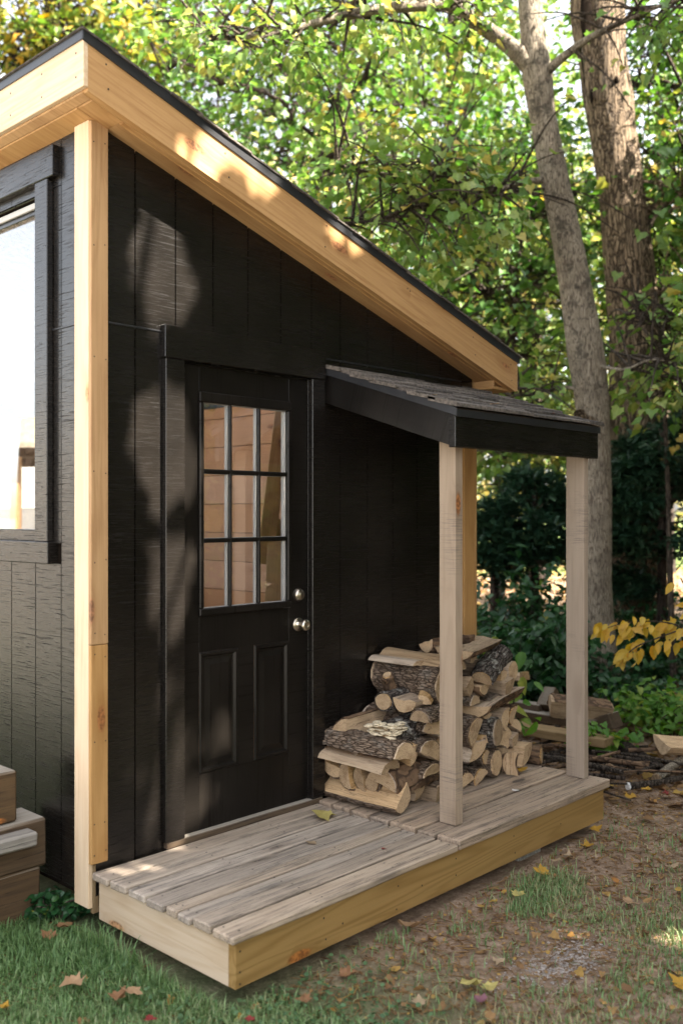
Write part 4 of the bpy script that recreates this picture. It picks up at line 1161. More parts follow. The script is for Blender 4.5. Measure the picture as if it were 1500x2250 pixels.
D2 = 10.6
tp = [(1392, 1460), (1395, 1300), (1402, 1100), (1402, 900), (1396, 750), (1382, 600), (1366, 450), (1348, 310), (1332, 200), (1320, 110), (1311, 20), (1302, -120), (1296, -260)]
tw_ = [165, 140, 128, 120, 112, 104, 100, 98, 102, 104, 112, 106, 60]
trunkB = path(tp, D2); trunkB[0].z = -0.1
limbsB = [(spline(path([(1400, 480), (1450, 450), (1520, 420), (1620, 380)], [10.6, 10.4, 10.2, 10.0]), 4), 0.05), (spline(path([(1395, 500), (1440, 482), (1500, 455), (1600, 440)], [10.6, 10.5, 10.4, 10.3]), 4), 0.04),
          (spline(path([(1400, 690), (1450, 640), (1520, 610)], [10.6, 10.2, 9.9]), 4), 0.02)]
tB = tree('hollow_tree', 'thick furrowed trunk with a hollow near its top, right of the grey maple', 'tree', trunkB, [pr_(w, D2) for w in tw_], limbsB, 70, (0.5, 0.5, 0.4), 'maple_leaf', 6, bark_='rough_bark', leafsize=0.11, per=12, sides=34, wob=0.10, mask=clear_trunks)
# hollow and scars: matte black lumps stand in for the shade inside
for (px, py, sx, sz) in ((1287, 30, 26, 70), (1352, 176, 12, 12), (1300, 210, 9, 20)):
    bm = bmesh.new()
    bmesh.ops.create_icosphere(bm, subdivisions=3, radius=1.0)
    c = at(px, py, D2 - pr_(88, D2))
    for v in bm.verts:
        v.co = RGT * (v.co.x * pr_(sx, D2)) + Vector((0, 0, 1)) * (v.co.z * pr_(sz * 1.6, D2)) + FWD * (v.co.y * 0.05)
        v.co += Vector((0.01, 0.01, 0.02)) * mnoise.noise(v.co * 12)
    put('hollow', from_bm(bm, 'hollow', True), tB, 'hollow_dark', loc=c)

# ------------------------------------------------------------------ trees farther back
def grove(name, label, base, top, regions, n, spread, mat, seed, r=0.14, leafsize=0.12, per=14, bark_='dark_bark', trunk_mid=None, group='maples of the wood behind the shed', limb_r=0.05, radius=0.36, shape=MAPLE, mask=None, twigs=True):
    """base (px, depth) on the ground; regions (px, py, depth) are where limbs end"""
    rs = random.Random(seed)
    b = at(base[0], 1130, base[1]); b.z = -0.05
    tpt = at(top[0], top[1], base[1])
    mids = [at(x, y, base[1]) for x, y in (trunk_mid or [])]
    if not mids:
        m_ = b.lerp(tpt, 0.5) + Vector((rs.uniform(-.2, .2), rs.uniform(-.2, .2), 0)); mids = [m_]
    tr = [b] + mids + [tpt]
    sp = spline(tr, 6)
    limbs = []
    for (x, y, d) in regions:
        e = at(x, y, d)
        best = [p for p in sp if p.z < e.z + 0.3 and p.z > 0.6] or [sp[-1]]
        q = min(best, key=lambda p: (p - e).length + 0.35 * abs((e.z - p.z) - 1.0))
        limbs.append((wander(q, e, rs, -0.12, 0.35, 5), limb_r * rs.uniform(0.6, 1.1)))
    rad = [r * (1.35 - 0.95 * i / (len(tr) - 1)) for i in range(len(tr))]
    rad[0] = r * 1.6
    return tree(name, label, 'tree', tr, rad, limbs, n, spread, mat, seed, bark_, leafsize, per, radius, group, shape, mask=mask or clear_trunks, twigs=twigs)

grove('dark_trunk_tree', 'dark forked tree trunk showing above the roof slope', (700, 15.0), (800, -160), [(690, 60, 14.5), (640, 180, 14), (600, 330, 14), (850, 120, 14), (800, 260, 13.6), (560, 60, 14), (480, 180, 14.5), (900, 20, 15), (760, -40, 15), (420, 20, 14), (330, 90, 13.5), (620, -60, 15), (950, 250, 14.5), (700, 400, 14)], 290, (0.85, 0.85, 0.6), 'maple_leaf', 31, r=0.17, leafsize=0.10, trunk_mid=[(705, 430), (733, 280), (762, 150)], limb_r=0.07)
grove('golden_maple', 'golden-leaved maple above the high corner of the roof', (60, 16.0), (120, -200), [(60, 60, 15), (0, 120, 15), (140, 20, 15), (210, 70, 15), (260, 10, 15), (-60, 30, 15), (100, -60, 15), (30, 200, 15.5), (300, 60, 16)], 210, (0.8, 0.8, 0.6), 'maple_leaf_gold', 32, r=0.15, leafsize=0.14)
grove('young_maple', 'slender young maple stem between the rake board and the grey maple', (1100, 12.0), (1190, 330), [(980, 560, 11.5), (1060, 640, 11.5), (900, 480, 11.5), (1040, 400, 12), (1180, 620, 12), (1010, 740, 12), (1120, 780, 12.3), (850, 400, 12), (940, 330, 12), (1220, 480, 12.5), (1200, 800, 12)], 340, (0.75, 0.75, 0.5), 'maple_leaf', 33, r=0.045, leafsize=0.094, trunk_mid=[(1095, 900), (1130, 700), (1145, 520)], limb_r=0.02, bark_='twig_bark')
grove('leaning_maple', 'green maple whose sprays hang at the right edge of the picture', (1640, 11.5), (1600, -150), [(1480, 200, 11), (1420, 330, 11.2), (1490, 420, 11), (1450, 560, 11.3), (1500, 650, 11), (1400, 60, 11.5), (1480, 40, 11), (1540, 300, 10.5), (1440, 760, 11.5), (1530, 780, 11), (1300, 150, 12), (1260, 420, 12.5), (1320, 700, 12.2)], 360, (0.65, 0.65, 0.5), 'maple_leaf', 34, r=0.12, leafsize=0.094)
grove('tall_maple', 'tall maple with pale green leaves filling the top centre', (980, 19.0), (1000, -300), [(940, 80, 18), (1040, 160, 18), (860, 200, 18), (1100, 60, 18.5), (980, 300, 18), (1080, 330, 18), (820, 60, 19), (1130, 250, 19), (900, 380, 18.5), (760, 180, 19), (1000, 450, 18.5), (1220, 120, 19), (1250, 300, 19), (680, 250, 19)], 360, (1.0, 1.0, 0.75), 'maple_leaf_light', 35, r=0.16, leafsize=0.13, radius=0.42)
grove('broad_maple', 'broad light green maple behind the low end of the roof', (1180, 21.0), (1200, 100), [(1020, 620, 20), (1100, 560, 20), (1180, 680, 20), (1120, 800, 20), (1230, 560, 20.5), (1050, 760, 20.5), (1010, 880, 20), (1200, 900, 20), (940, 520, 21), (1300, 640, 21), (1450, 700, 21), (1400, 560, 21), (1460, 850, 21)], 330, (1.0, 1.0, 0.7), 'maple_leaf_light', 36, r=0.14, leafsize=0.135, radius=0.42)
grove('understory_maple', 'low maple sapling with sprays under the porch roof line', (1075, 10.8), (1090, 830), [(1080, 1000, 10.5), (1130, 960, 10.8), (1170, 900, 11), (1060, 930, 11), (1100, 1080, 10.6), (1200, 980, 11.2), (1070, 1170, 10.2)], 120, (0.35, 0.35, 0.28), 'maple_leaf_light', 37, r=0.025, leafsize=0.095, limb_r=0.012, bark_='twig_bark', radius=0.24)
grove('edge_sapling', 'leafy sapling branch in front of the hollow trunk at the right edge', (1480, 8.9), (1440, 640), [(1400, 720, 8.6), (1450, 760, 8.6), (1490, 700, 8.6), (1430, 830, 8.7), (1500, 840, 8.7), (1380, 690, 8.6)], 60, (0.22, 0.22, 0.2), 'maple_leaf_light', 38, r=0.02, leafsize=0.09, limb_r=0.01, bark_='twig_bark', radius=0.2, trunk_mid=[(1460, 900)])
grove('left_green_maple', 'dense green maple showing left of the dark forked trunk', (340, 17.5), (360, -200), [(330, 30, 17), (400, 90, 17), (450, 30, 17), (280, 60, 17), (520, 130, 17), (480, 230, 17.3), (560, 260, 17), (590, 150, 18), (640, 20, 18)], 170, (0.9, 0.9, 0.65), 'maple_leaf', 39, r=0.15, leafsize=0.14, radius=0.4)

# the far wood beyond the clearing: one mass of sunlit leaves with a few trunks
rs = random.Random(50)
pos, tip, nrm, size, rnd = [], [], [], [], []
for cl in range(800):
    px = rs.uniform(250, 1700); d = rs.uniform(30, 46)
    top = 330 + 150 * mnoise.noise((px * 0.006, 3, 1)) + 90 * mnoise.noise((px * 0.02, 8, 1))
    c = at(px, rs.uniform(top, 1120), d)
    tone = min(1, max(0, 0.55 + 0.6 * mnoise.noise((px * 0.008, c.z * 0.25, 4)) + rs.gauss(0, 0.12)))
    for _ in range(34):
        o = Vector((rs.gauss(0, .75), rs.gauss(0, .75), rs.gauss(0, .5)))
        pos.append(c + o)
        tip.append((rs.gauss(0, 1), rs.gauss(0, 1), rs.gauss(-.4, .6)))
        nrm.append((rs.gauss(0, .7) + SUN.x * .5, rs.gauss(0, .7) + SUN.y * .5, 1))
        size.append(rs.uniform(0.16, 0.34)); rnd.append(min(1, max(0, tone + rs.gauss(0, 0.16))))
o = put('far_woodland', leaves_mesh('far_woodland', pos, tip, nrm, size, LUMP, np.array(rnd)), None, 'far_leaf')
tag(o, 'sunlit pale green and golden wood beyond the clearing', 'woodland', kind='stuff')
for i, (px, d, w) in enumerate(((860, 27, 40), (1015, 29, 26), (1175, 26, 34), (1460, 27, 38))):
    b = at(px, 1130, d); b.z = -0.05
    t = [b, b + Vector((rs.uniform(-.2, .2), 0, 4)), b + Vector((rs.uniform(-.5, .5), 0, 9)), b + Vector((rs.uniform(-.8, .8), 0, 14))]
    r0 = pr_(w, d)
    lm = [(wander(t[1] + Vector((0, 0, k * 1.5)), t[1] + Vector((rs.uniform(-2.5, 2.5), rs.uniform(-1, 1), k * 1.5 + 1.5)), rs), 0.07) for k in range(4)]
    tree('far_tree', ['distant trunk above the middle of the rake board', 'thin distant trunk left of the slender young maple', 'distant trunk between the slender maple and the grey maple', 'distant trunk at the right beyond the hollow tree'][i], 'tree', t, [r0 * 1.3, r0, r0 * .8, r0 * .5], lm, 70, (1.2, 1.2, 1.0), 'far_leaf', 60 + i, leafsize=0.2, per=14, radius=0.5, group='distant trees', shape=LUMP)

# ------------------------------------------------------------------ evergreens
def yew(name, label, c, rx, rz, n, seed, group='dark evergreens'):
    rs = random.Random(seed)
    base = Vector((c.x, c.y, -0.03))
    trunk = [base, base.lerp(c, 0.5) + Vector((.05, .03, 0)), c, c + Vector((0, 0, rz * 0.9))]
    limbs = []
    for i in range(34):
        h = rs.uniform(-0.85, 0.9)
        w = math.sqrt(max(0.05, 1 - h * h)) * rx
        a = rs.uniform(0, 2 * math.pi)
        s = Vector((c.x, c.y, max(0.15, c.z + h * rz - 0.1)))
        e = Vector((c.x + math.cos(a) * w, c.y + math.sin(a) * w, c.z + h * rz + rs.uniform(-.1, .12)))
        limbs.append((wander(s, e, rs, -0.05, 0.3, 4), 0.016))
    root = empty(name, base, label, 'evergreen', group)
    put('trunk', tubes_mesh('trunk', [(spline(trunk, 5), lerp_list([0.06, 0.05, 0.04, 0.012], 5))], 8, 0.1), root, 'dark_bark')
    put('branches', tubes_mesh('branches', [(p, [max(0.003, r0 * (1 - 0.85 * i / len(p))) for i in range(len(p))]) for p, r0 in limbs], 5), root, 'dark_bark')['kind'] = 'stuff'
    pos, tip, nrm, size, rnd = [], [], [], [], []
    for _ in range(n):
        p = rs.choice(limbs)[0]
        f = rs.betavariate(2.2, 1.0)
        q = p[min(len(p) - 1, int(f * len(p)))]
        d = (p[-1] - p[0]).normalized()
        c2 = q + Vector((rs.gauss(0, .085), rs.gauss(0, .085), rs.gauss(0, .05)))
        tone = rs.random()
        for k in range(4):
            t = d * 0.8 + Vector((rs.gauss(0, .6), rs.gauss(0, .6), rs.gauss(-0.05, .3)))
            pos.append(c2); tip.append(t); nrm.append((rs.gauss(0, .35), rs.gauss(0, .35), 1))
            size.append(rs.uniform(0.05, 0.13)); rnd.append(0.6 * tone + 0.4 * rs.random())
    put('foliage', leaves_mesh('foliage', pos, tip, nrm, size, NEEDLE, np.array(rnd), 0.15, 0.12), root, 'yew_needle')
yew('yew_bush', 'large dark evergreen filling the right edge behind the grey maple', at(1455, 1110, 9.7), 0.85, 1.05, 6500, 71)
yew('yew_bush', 'dark evergreen seen between the two porch posts', at(1175, 1160, 9.9), 0.45, 0.52, 2200, 72)
yew('yew_bush', 'small dark evergreen low behind the near post', at(1085, 1190, 9.9), 0.32, 0.40, 1100, 73)

# ------------------------------------------------------------------ shrubs and ground cover
def shrub(name, label, base, h, rx, n, mat, shape, leafsize, seed, stems=7, group='undergrowth behind the porch', per=5, cat='shrub', droop=0.25):
    rs = random.Random(seed)
    base = Vector(base)
    root = empty(name, base, label, cat, group)
    st = []
    for i in range(stems):
        a = rs.uniform(0, 2 * math.pi); rr = rx * math.sqrt(rs.random())
        e = base + Vector((math.cos(a) * rr, math.sin(a) * rr, h * rs.uniform(0.45, 1.0)))
        st.append((wander(base + Vector((math.cos(a) * rr * .25, math.sin(a) * rr * .25, -0.02)), e, rs, -0.03, 0.4, 4), [0.006, 0.0025]))
    put('stems', tubes_mesh('stems', [(p, [0.006 * (1 - 0.7 * i / len(p)) for i in range(len(p))]) for p, _ in st], 5), root, 'twig_bark')['kind'] = 'stuff'
    pos, tip, nrm, size, rnd = [], [], [], [], []
    for _ in range(n):
        p = rs.choice(st)[0]
        q = p[rs.randrange(len(p) // 4, len(p))]
        c = q + Vector((rs.gauss(0, rx * .22), rs.gauss(0, rx * .22), rs.gauss(0, h * .08)))
        if c.z < 0.02: c.z = rs.uniform(0.02, 0.12)
        tone = rs.random()
        for k in range(per):
            a = rs.uniform(0, 2 * math.pi)
            pos.append(c + Vector((rs.gauss(0, leafsize * .6), rs.gauss(0, leafsize * .6), rs.gauss(0, leafsize * .4))))
            tip.append((math.cos(a), math.sin(a), rs.gauss(-.35, .35))); nrm.append((rs.gauss(0, .5) - FWD.x * .35, rs.gauss(0, .5) - FWD.y * .35, 1))
            size.append(leafsize * rs.uniform(.6, 1.25)); rnd.append(0.5 * tone + 0.5 * rs.random())
    put('foliage', leaves_mesh('foliage', pos, tip, nrm, size, shape, np.array(rnd), 0.25, droop), root, mat)
def gnd(px, d):
    p = at(px, 1130, d); p.z = 0.0
    return p
shrub('ivy_thicket', 'dark ivy thicket between the porch posts', gnd(1190, 7.9), 0.85, 0.42, 200, 'ivy_leaf', IVY, 0.085, 81, 14)
shrub('ivy_thicket', 'ivy thicket just right of the stacked firewood', gnd(1110, 7.6), 0.78, 0.36, 150, 'ivy_leaf', IVY, 0.085, 82, 12)
shrub('leafy_shrub', 'tall thin shrub with round leaves beside the far shed corner', gnd(1075, 8.6), 1.5, 0.30, 95, 'ivy_leaf', OVATE, 0.105, 83, 6)
shrub('leafy_shrub', 'slim leafy shrub left of the far porch post', gnd(1215, 8.8), 1.25, 0.30, 80, 'ivy_leaf', OVATE, 0.09, 84, 6)
shrub('bright_sapling', 'bright green sapling leaning over the firewood', gnd(1105, 6.5), 0.95, 0.20, 15, 'fresh_leaf', OVATE, 0.135, 85, 4, per=2)
shrub('ground_cover', 'bed of green creeper at the foot of the grey maple', gnd(1390, 7.9), 0.30, 0.50, 130, 'ivy_leaf', IVY, 0.07, 86, 16)
shrub('ground_cover', 'bright green leafy patch at the right edge', gnd(1470, 7.1), 0.34, 0.52, 150, 'fresh_leaf', IVY, 0.07, 87, 16, droop=0.1)
shrub('ground_cover', 'small green seedlings near the fallen branches', gnd(1345, 6.5), 0.2, 0.28, 40, 'fresh_leaf', IVY, 0.06, 88, 8)
shrub('ground_cover', 'creeper under the evergreen at the right', gnd(1440, 9.2), 0.5, 0.6, 130, 'ivy_leaf', IVY, 0.08, 89, 14)
shrub('ground_cover', 'dark creeper behind the lumber pile', gnd(1250, 8.4), 0.55, 0.5, 130, 'ivy_leaf', IVY, 0.08, 90, 14)
shrub('clover_tuft', 'dark clover growing in the corner by the timber stack', (-0.02, 0.22, 0), 0.10, 0.10, 46, 'ivy_leaf', LUMP, 0.032, 91, 8)

shrub('leafy_shrub', 'broad dark shrub under the evergreen between the posts', gnd(1165, 9.6), 0.95, 0.55, 210, 'ivy_leaf', OVATE, 0.085, 101, 14)
shrub('leafy_shrub', 'dark shrub filling the gap beside the far shed corner', gnd(1085, 9.8), 0.95, 0.45, 170, 'ivy_leaf', OVATE, 0.085, 102, 12)
shrub('leafy_shrub', 'dark shrub under the right-hand evergreen behind the yellow branch', gnd(1440, 9.9), 0.95, 0.7, 240, 'ivy_leaf', OVATE, 0.085, 103, 16)

# the branch of yellow leaves at the right edge
rs = random.Random(95)
yroot = empty('yellow_leaf_branch', gnd(1600, 6.6), 'drooping branch of clear yellow leaves at the right edge', 'branch')
ys = [spline([gnd(1600, 6.6), at(1580, 1500, 6.6), at(1530, 1400, 6.5)], 5)]
main = spline([at(1530, 1400, 6.5), at(1480, 1372, 6.45), at(1420, 1365, 6.4), at(1360, 1372, 6.4), at(1322, 1385, 6.4)], 6)
br2 = spline([at(1500, 1382, 6.45), at(1450, 1400, 6.4), at(1400, 1420, 6.35), at(1375, 1440, 6.35)], 6)
br3 = spline([at(1540, 1390, 6.5), at(1520, 1330, 6.5), at(1495, 1270, 6.5)], 6)
put('stems', tubes_mesh('stems', [(ys[0], [0.012] * len(ys[0])), (main, [0.007 - 0.0002 * i for i in range(len(main))]), (br2, [0.005] * len(br2)), (br3, [0.005] * len(br3))], 6), yroot, 'twig_bark')['kind'] = 'stuff'
pos, tip, nrm, size, rnd = [], [], [], [], []
for p, n in ((main, 62), (br2, 34), (br3, 12)):
    for _ in range(n):
        q = rs.choice(p)
        a = rs.uniform(0, 6.28)
        pos.append(q + Vector((rs.gauss(0, .035), rs.gauss(0, .035), rs.gauss(-0.01, .03))))
        tip.append((math.cos(a) * .7 - RGT.x * .5, math.sin(a) * .7 - RGT.y * .5, rs.gauss(-.75, .35))); nrm.append((-FWD.x + rs.gauss(0, .5), -FWD.y + rs.gauss(0, .5), .7))
        size.append(rs.uniform(.065, .112)); rnd.append(rs.random())
put('foliage', leaves_mesh('foliage', pos, tip, nrm, size, OVATE, np.array(rnd), 0.25, 0.2), yroot, 'yellow_leaf')

# ------------------------------------------------------------------ lumber and brush behind the deck
LUM = 'old lumber dumped behind the deck'
def lumber(label, a, b, w, t, mat, up=(0, 0, 1), seed=0):
    o = bar('lumber_board', None, a, b, t, w, mat, up=up, bevel=0.004, segs=6, jit=0.006, seed=seed)
    tag(o, label, 'lumber', LUM)
lumber('long greenish board, frontmost of the lumber behind the deck', at(1120, 1596, 6.85), at(1338, 1632, 6.35), 0.15, 0.06, 'treated_pine', seed=1)
lumber('second board of the dumped lumber, behind the frontmost', at(1110, 1562, 7.2), at(1310, 1592, 6.8), 0.15, 0.055, 'old_timber', seed=2)
lumber('dark short board end above the dumped lumber', at(1120, 1545, 7.3), at(1192, 1556, 7.1), 0.12, 0.05, 'old_timber', seed=3)
lumber('pale wavy-grained board leaning left of the far post', at(1222, 1600, 6.95), at(1262, 1505, 7.25), 0.03, 0.17, 'grey_timber', up=(0.2, -0.3, 1), seed=4)
lumber('small dark box-like block leaning on the lumber', at(1197, 1562, 7.1), at(1216, 1522, 7.2), 0.10, 0.13, 'old_timber', up=(1, 0, 0.2), seed=5)
lumber('little pale block end beside the firewood shoulder', at(1128, 1490, 7.3), at(1156, 1484, 7.1), 0.05, 0.06, 'treated_pine', seed=6)
lumber('wet brown beam end right of the far post', at(1270, 1606, 7.0), at(1352, 1582, 6.8), 0.16, 0.11, 'old_timber', seed=8)
firewood('thick brown split chunk on the lumber right of the far post', 'quarter', .17, at(1335, 1556, 6.9), (-RGT.x, -RGT.y, .12), .42, 40, 'bark_brown', seed=501, group=LUM, name='wood_chunk', cat='wood chunk')
firewood('pale split chip lying on the soil at the right edge', 'slab', .13, at(1452, 1640, 6.15), (RGT.x, RGT.y, -.1), .28, 190, None, seed=502, group=LUM, name='wood_chunk', cat='wood chunk')

BR = 'fallen branches on the soil'
def branch(label, pts, r, mat='twig_bark', end=None, seed=0, grp=BR, name='fallen_branch'):
    p = spline(pts, 5)
    o = put(name, tubes_mesh(name, [(p, [r * (1 - 0.25 * i / len(p)) for i in range(len(p))])], 9, 0.15), None, mat)
    tag(o, label, 'branch', grp)
    if end:
        bm = bmesh.new()
        d = (p[0] - p[1]).normalized()
        q = d.to_track_quat('Z', 'Y').to_matrix().to_4x4(); q.translation = p[0] + d * 0.002
        bmesh.ops.create_cone(bm, cap_ends=True, segments=14, radius1=r * 1.02, radius2=r * 0.95, depth=0.012, matrix=q)
        put('cut_end', from_bm(bm, 'cut_end'), o, end)
def gp(px, py, z=0.0):
    d = (CAM.z - z) * FPX / (py - YH)
    return at(px, py, d)
branch('thick dark branch with a pale sawn end beside the creeper', [gp(1352, 1630, .06), gp(1400, 1660, .05), gp(1452, 1692, .04)], .05, 'dark_bark', 'white_paint_end')
branch('light barked branch running off the right edge', [gp(1442, 1712, .03), gp(1475, 1685, .06), gp(1540, 1640, .1)], .032, 'maple_bark', 'end_grain')
branch('stick with a white round cut end near the deck corner', [gp(1380, 1728, .03), gp(1440, 1720, .03), gp(1500, 1708, .03)], .022, 'twig_bark', 'white_paint_end')
branch('brown stick poking out beside the foot of the far post', [gp(1338, 1690, .05), gp(1300, 1705, .05), gp(1250, 1715, .04)], .035, 'bark_brown', 'end_grain')
rs = random.Random(61)
for i in range(34):
    px, py = rs.uniform(1190, 1450), rs.uniform(1632, 1735)
    if px > 1340 and py > 1700: py -= 40
    z = rs.uniform(0.01, 0.10)
    a = gp(px, py, z); th = rs.uniform(-0.9, 0.9)
    d = (RGT * math.cos(th) + FWD * math.sin(th)) * rs.uniform(0.12, 0.34)
    if a.x - abs(d.x) < 2.64 and a.y + abs(d.y) > -0.86: a.x = 2.70 + abs(d.x) + rs.uniform(0, .3)
    branch('thin brown stick in the brush heap behind the deck end', [a - d, a + Vector((0, 0, rs.uniform(-.01, .03))), a + d + Vector((0, 0, rs.uniform(-.03, .04)))], rs.uniform(.006, .022), rs.choice(['twig_bark', 'bark_brown', 'dark_bark']), seed=i, grp='sticks of the brush heap', name='stick')

# ------------------------------------------------------------------ grass, soil crumbs and litter
def clear_of_things(x, y):
    if -0.02 < x < 2.6 and -0.84 < y < 3.1: return False
    if -2.0 < x < 0.02 and 0.29 < y < 0.53: return False
    return True
def tri_noise(x, y, s, o=0.0): return mnoise.noise((x * s + o, y * s - o, 1.7 + o))
def grass_density(x, y):
    n = tri_noise(x, y, 1.6) * 0.7 + tri_noise(x, y, 5.0, 4.0) * 0.5
    lawn = 1.0 / (1.0 + math.exp((x - 0.10 + 0.25 * tri_noise(x, y, 1.1, 9)) * 7.0))
    near = 0.42 / (1.0 + math.exp((y + 1.55) * 9.0))
    d = max(lawn, near + 0.05 + 0.3 * n)
    if x > 0.2: d = min(d, 0.03 + max(0, 0.75 * n - 0.14) + near * 0.5)
    if x > 2.3: d *= max(0.03, 1 - (x - 2.3) * 1.2)
    q = (x - 1.62) ** 2 / 0.10 + (y + 1.08 - 0.12 * (x - 1.62)) ** 2 / 0.022 + 0.8 * tri_noise(x, y, 6.0, 3.0)
    d = max(d, 0.6 * max(0.0, 1 - q) ** 0.7)
    if (x - 1.05) ** 2 / 0.05 + (y + 1.47) ** 2 / 0.03 < 1: d *= 0.12
    return d
rng = np.random.default_rng(3)
P = []
while len(P) < 170000:
    xs = rng.uniform(-1.9, 3.4, 6000); ys_ = rng.uniform(-2.8, 0.8, 6000); u = rng.random(6000)
    for x, y, uu in zip(xs, ys_, u):
        if uu < grass_density(x, y) and clear_of_things(x, y): P.append((x, y))
P = np.array(P[:170000]); n = len(P)
gz = np.array([ground_z(x, y) for x, y in P])
h = rng.uniform(0.022, 0.078, n) * (0.75 + 0.5 * np.array([max(-0.6, tri_noise(x, y, 2.4, 2)) for x, y in P]))
near_wall = (np.abs(P[:, 0] - 0.0) < 0.09) & (P[:, 1] < 0.0) & (P[:, 1] > -0.84)
h = np.where(near_wall, h * 1.5, h)
a = rng.uniform(0, 2 * np.pi, n); lean = rng.uniform(0.1, 1.1, n) * h
w = rng.uniform(0.0014, 0.0030, n)
ca_, sa_ = np.cos(a), np.sin(a)
base = np.stack([P[:, 0], P[:, 1], gz - 0.004], 1)
side = np.stack([-sa_, ca_, np.zeros(n)], 1) * w[:, None]
dirv = np.stack([ca_, sa_, np.zeros(n)], 1)
mid = base + dirv * (lean * 0.3)[:, None] + np.array([0, 0, 1]) * (h * 0.62)[:, None]
tipp = base + dirv * lean[:, None] + np.array([0, 0, 1]) * (h * (1 - 0.25 * (lean / h) ** 2))[:, None]
V = np.stack([base - side, base + side, mid + side * 0.8, mid - side * 0.8, tipp], 1).reshape(-1, 3)
b5 = (np.arange(n) * 5)[:, None]
r_ = np.clip(rng.random(n) * 0.75 + 0.35 * np.array([tri_noise(x, y, 1.3, 6) for x, y in P]) + np.where(P[:, 0] > 0.3, 0.14, 0.0), 0, 1)
o = put('grass', fast_mesh('grass', V, [b5 + np.array([[0, 1, 2, 3]]), b5 + np.array([[3, 2, 4]])], np.concatenate([r_, r_])), None, 'grass')
tag(o, 'short patchy grass growing around the deck', 'grass', kind='stuff')

leaf('clover_leaf', [(0, (0.05, 0.11, 0.04)), (0.6, (0.10, 0.17, 0.07)), (1, (0.2, 0.25, 0.12))], trans=0.2)
STRAW = [(0, 0), (0.022, 0.15), (0.018, 0.7), (0, 1.0)]
def scatter(name, label, cat, n, box, shape, s0, s1, mat, seed, dens=None, lift=0.006, tilt=0.25, tone=(0, 1), fold=0.25, droop=0.15):
    rs = random.Random(seed)
    pos, tip, nrm, size, rnd = [], [], [], [], []
    while len(pos) < n:
        x, y = rs.uniform(box[0], box[1]), rs.uniform(box[2], box[3])
        if not clear_of_things(x, y): continue
        if dens and rs.random() > dens(x, y): continue
        a = rs.uniform(0, 6.283)
        pos.append((x, y, ground_z(x, y) + lift * rs.uniform(.4, 1.6)))
        tip.append((math.cos(a), math.sin(a), rs.gauss(0.0, tilt * .5))); nrm.append((rs.gauss(0, tilt), rs.gauss(0, tilt), 1))
        size.append(rs.uniform(s0, s1)); rnd.append(tone[0] + (tone[1] - tone[0]) * rs.random())
    o = put(name, leaves_mesh(name, pos, tip, nrm, size, shape, np.array(rnd), fold, droop), None, mat)
    tag(o, label, cat, kind='stuff')
scatter('dry_straw', 'dry grass stems and needles strewn on the bare soil', 'straw', 14000, (-1.4, 4.2, -2.9, 0.4), STRAW, 0.03, 0.09, 'litter', 7, lambda x, y: 0.9 if x > 0.3 else 0.65, 0.007, 0.1, (0.25, 0.8))
scatter('soil_crumbs', 'small chips and crumbs on the soil before the deck', 'soil crumbs', 9000, (0.1, 4.6, -2.9, 0.3), LUMP, 0.006, 0.02, 'litter', 8, None, 0.006, 0.5, (0.1, 0.85))
scatter('leaf_litter', 'brown fallen leaves covering the wood floor', 'leaf litter', 6500, (2.62, 9.5, -1.6, 6.5), IVY, 0.05, 0.10, 'litter', 9, lambda x, y: min(1, 0.25 + (x - 2.6) * 0.5), 0.012, 0.4, (0, 0.93))
scatter('torn_leaves', 'torn dry leaf scraps among grass and soil', 'leaf scraps', 700, (-1.5, 4.2, -2.8, 0.3), IVY, 0.018, 0.05, 'litter', 10, None, 0.012, 0.5, (0.2, 0.95))
scatter('far_litter', 'orange leaf litter lit by sun beyond the shrubs', 'leaf litter', 5000, (9.5, 26, 4, 22), IVY, 0.10, 0.2, 'litter', 11, None, 0.02, 0.4, (0.3, 0.9))
scatter('clover_leaves', 'small clover leaves among the grass by the deck corner', 'clover', 650, (-0.7, 0.8, -1.5, 0.2), LUMP, 0.010, 0.021, 'clover_leaf', 12, lambda x, y: max(0.0, 0.75 - 1.4 * abs(x - 0.15) - 0.4 * abs(y + 0.7)), 0.025, 0.5, (0, 0.6), 0.2, 0.1)

# pale ash spilled on the soil
rs = random.Random(14)
pos, tip, nrm, size, rnd = [], [], [], [], []
bm = bmesh.new()
for i in range(900):
    x, y = rs.gauss(1.05, .13), rs.gauss(-1.46, .075)
    m_ = Matrix.Translation((x, y, ground_z(x, y) + 0.002)) @ Matrix.Rotation(rs.uniform(0, 6), 4, 'Z') @ Matrix.Diagonal((1, rs.uniform(.6, 1.4), rs.uniform(.15, .35), 1))
    bmesh.ops.create_icosphere(bm, subdivisions=1, radius=rs.uniform(.0015, .007), matrix=m_)
o = put('ash_spill', from_bm(bm, 'ash_spill'), None, 'ash')
tag(o, 'pale ash and clay crumbs spilled on the bare soil', 'ash', kind='stuff')

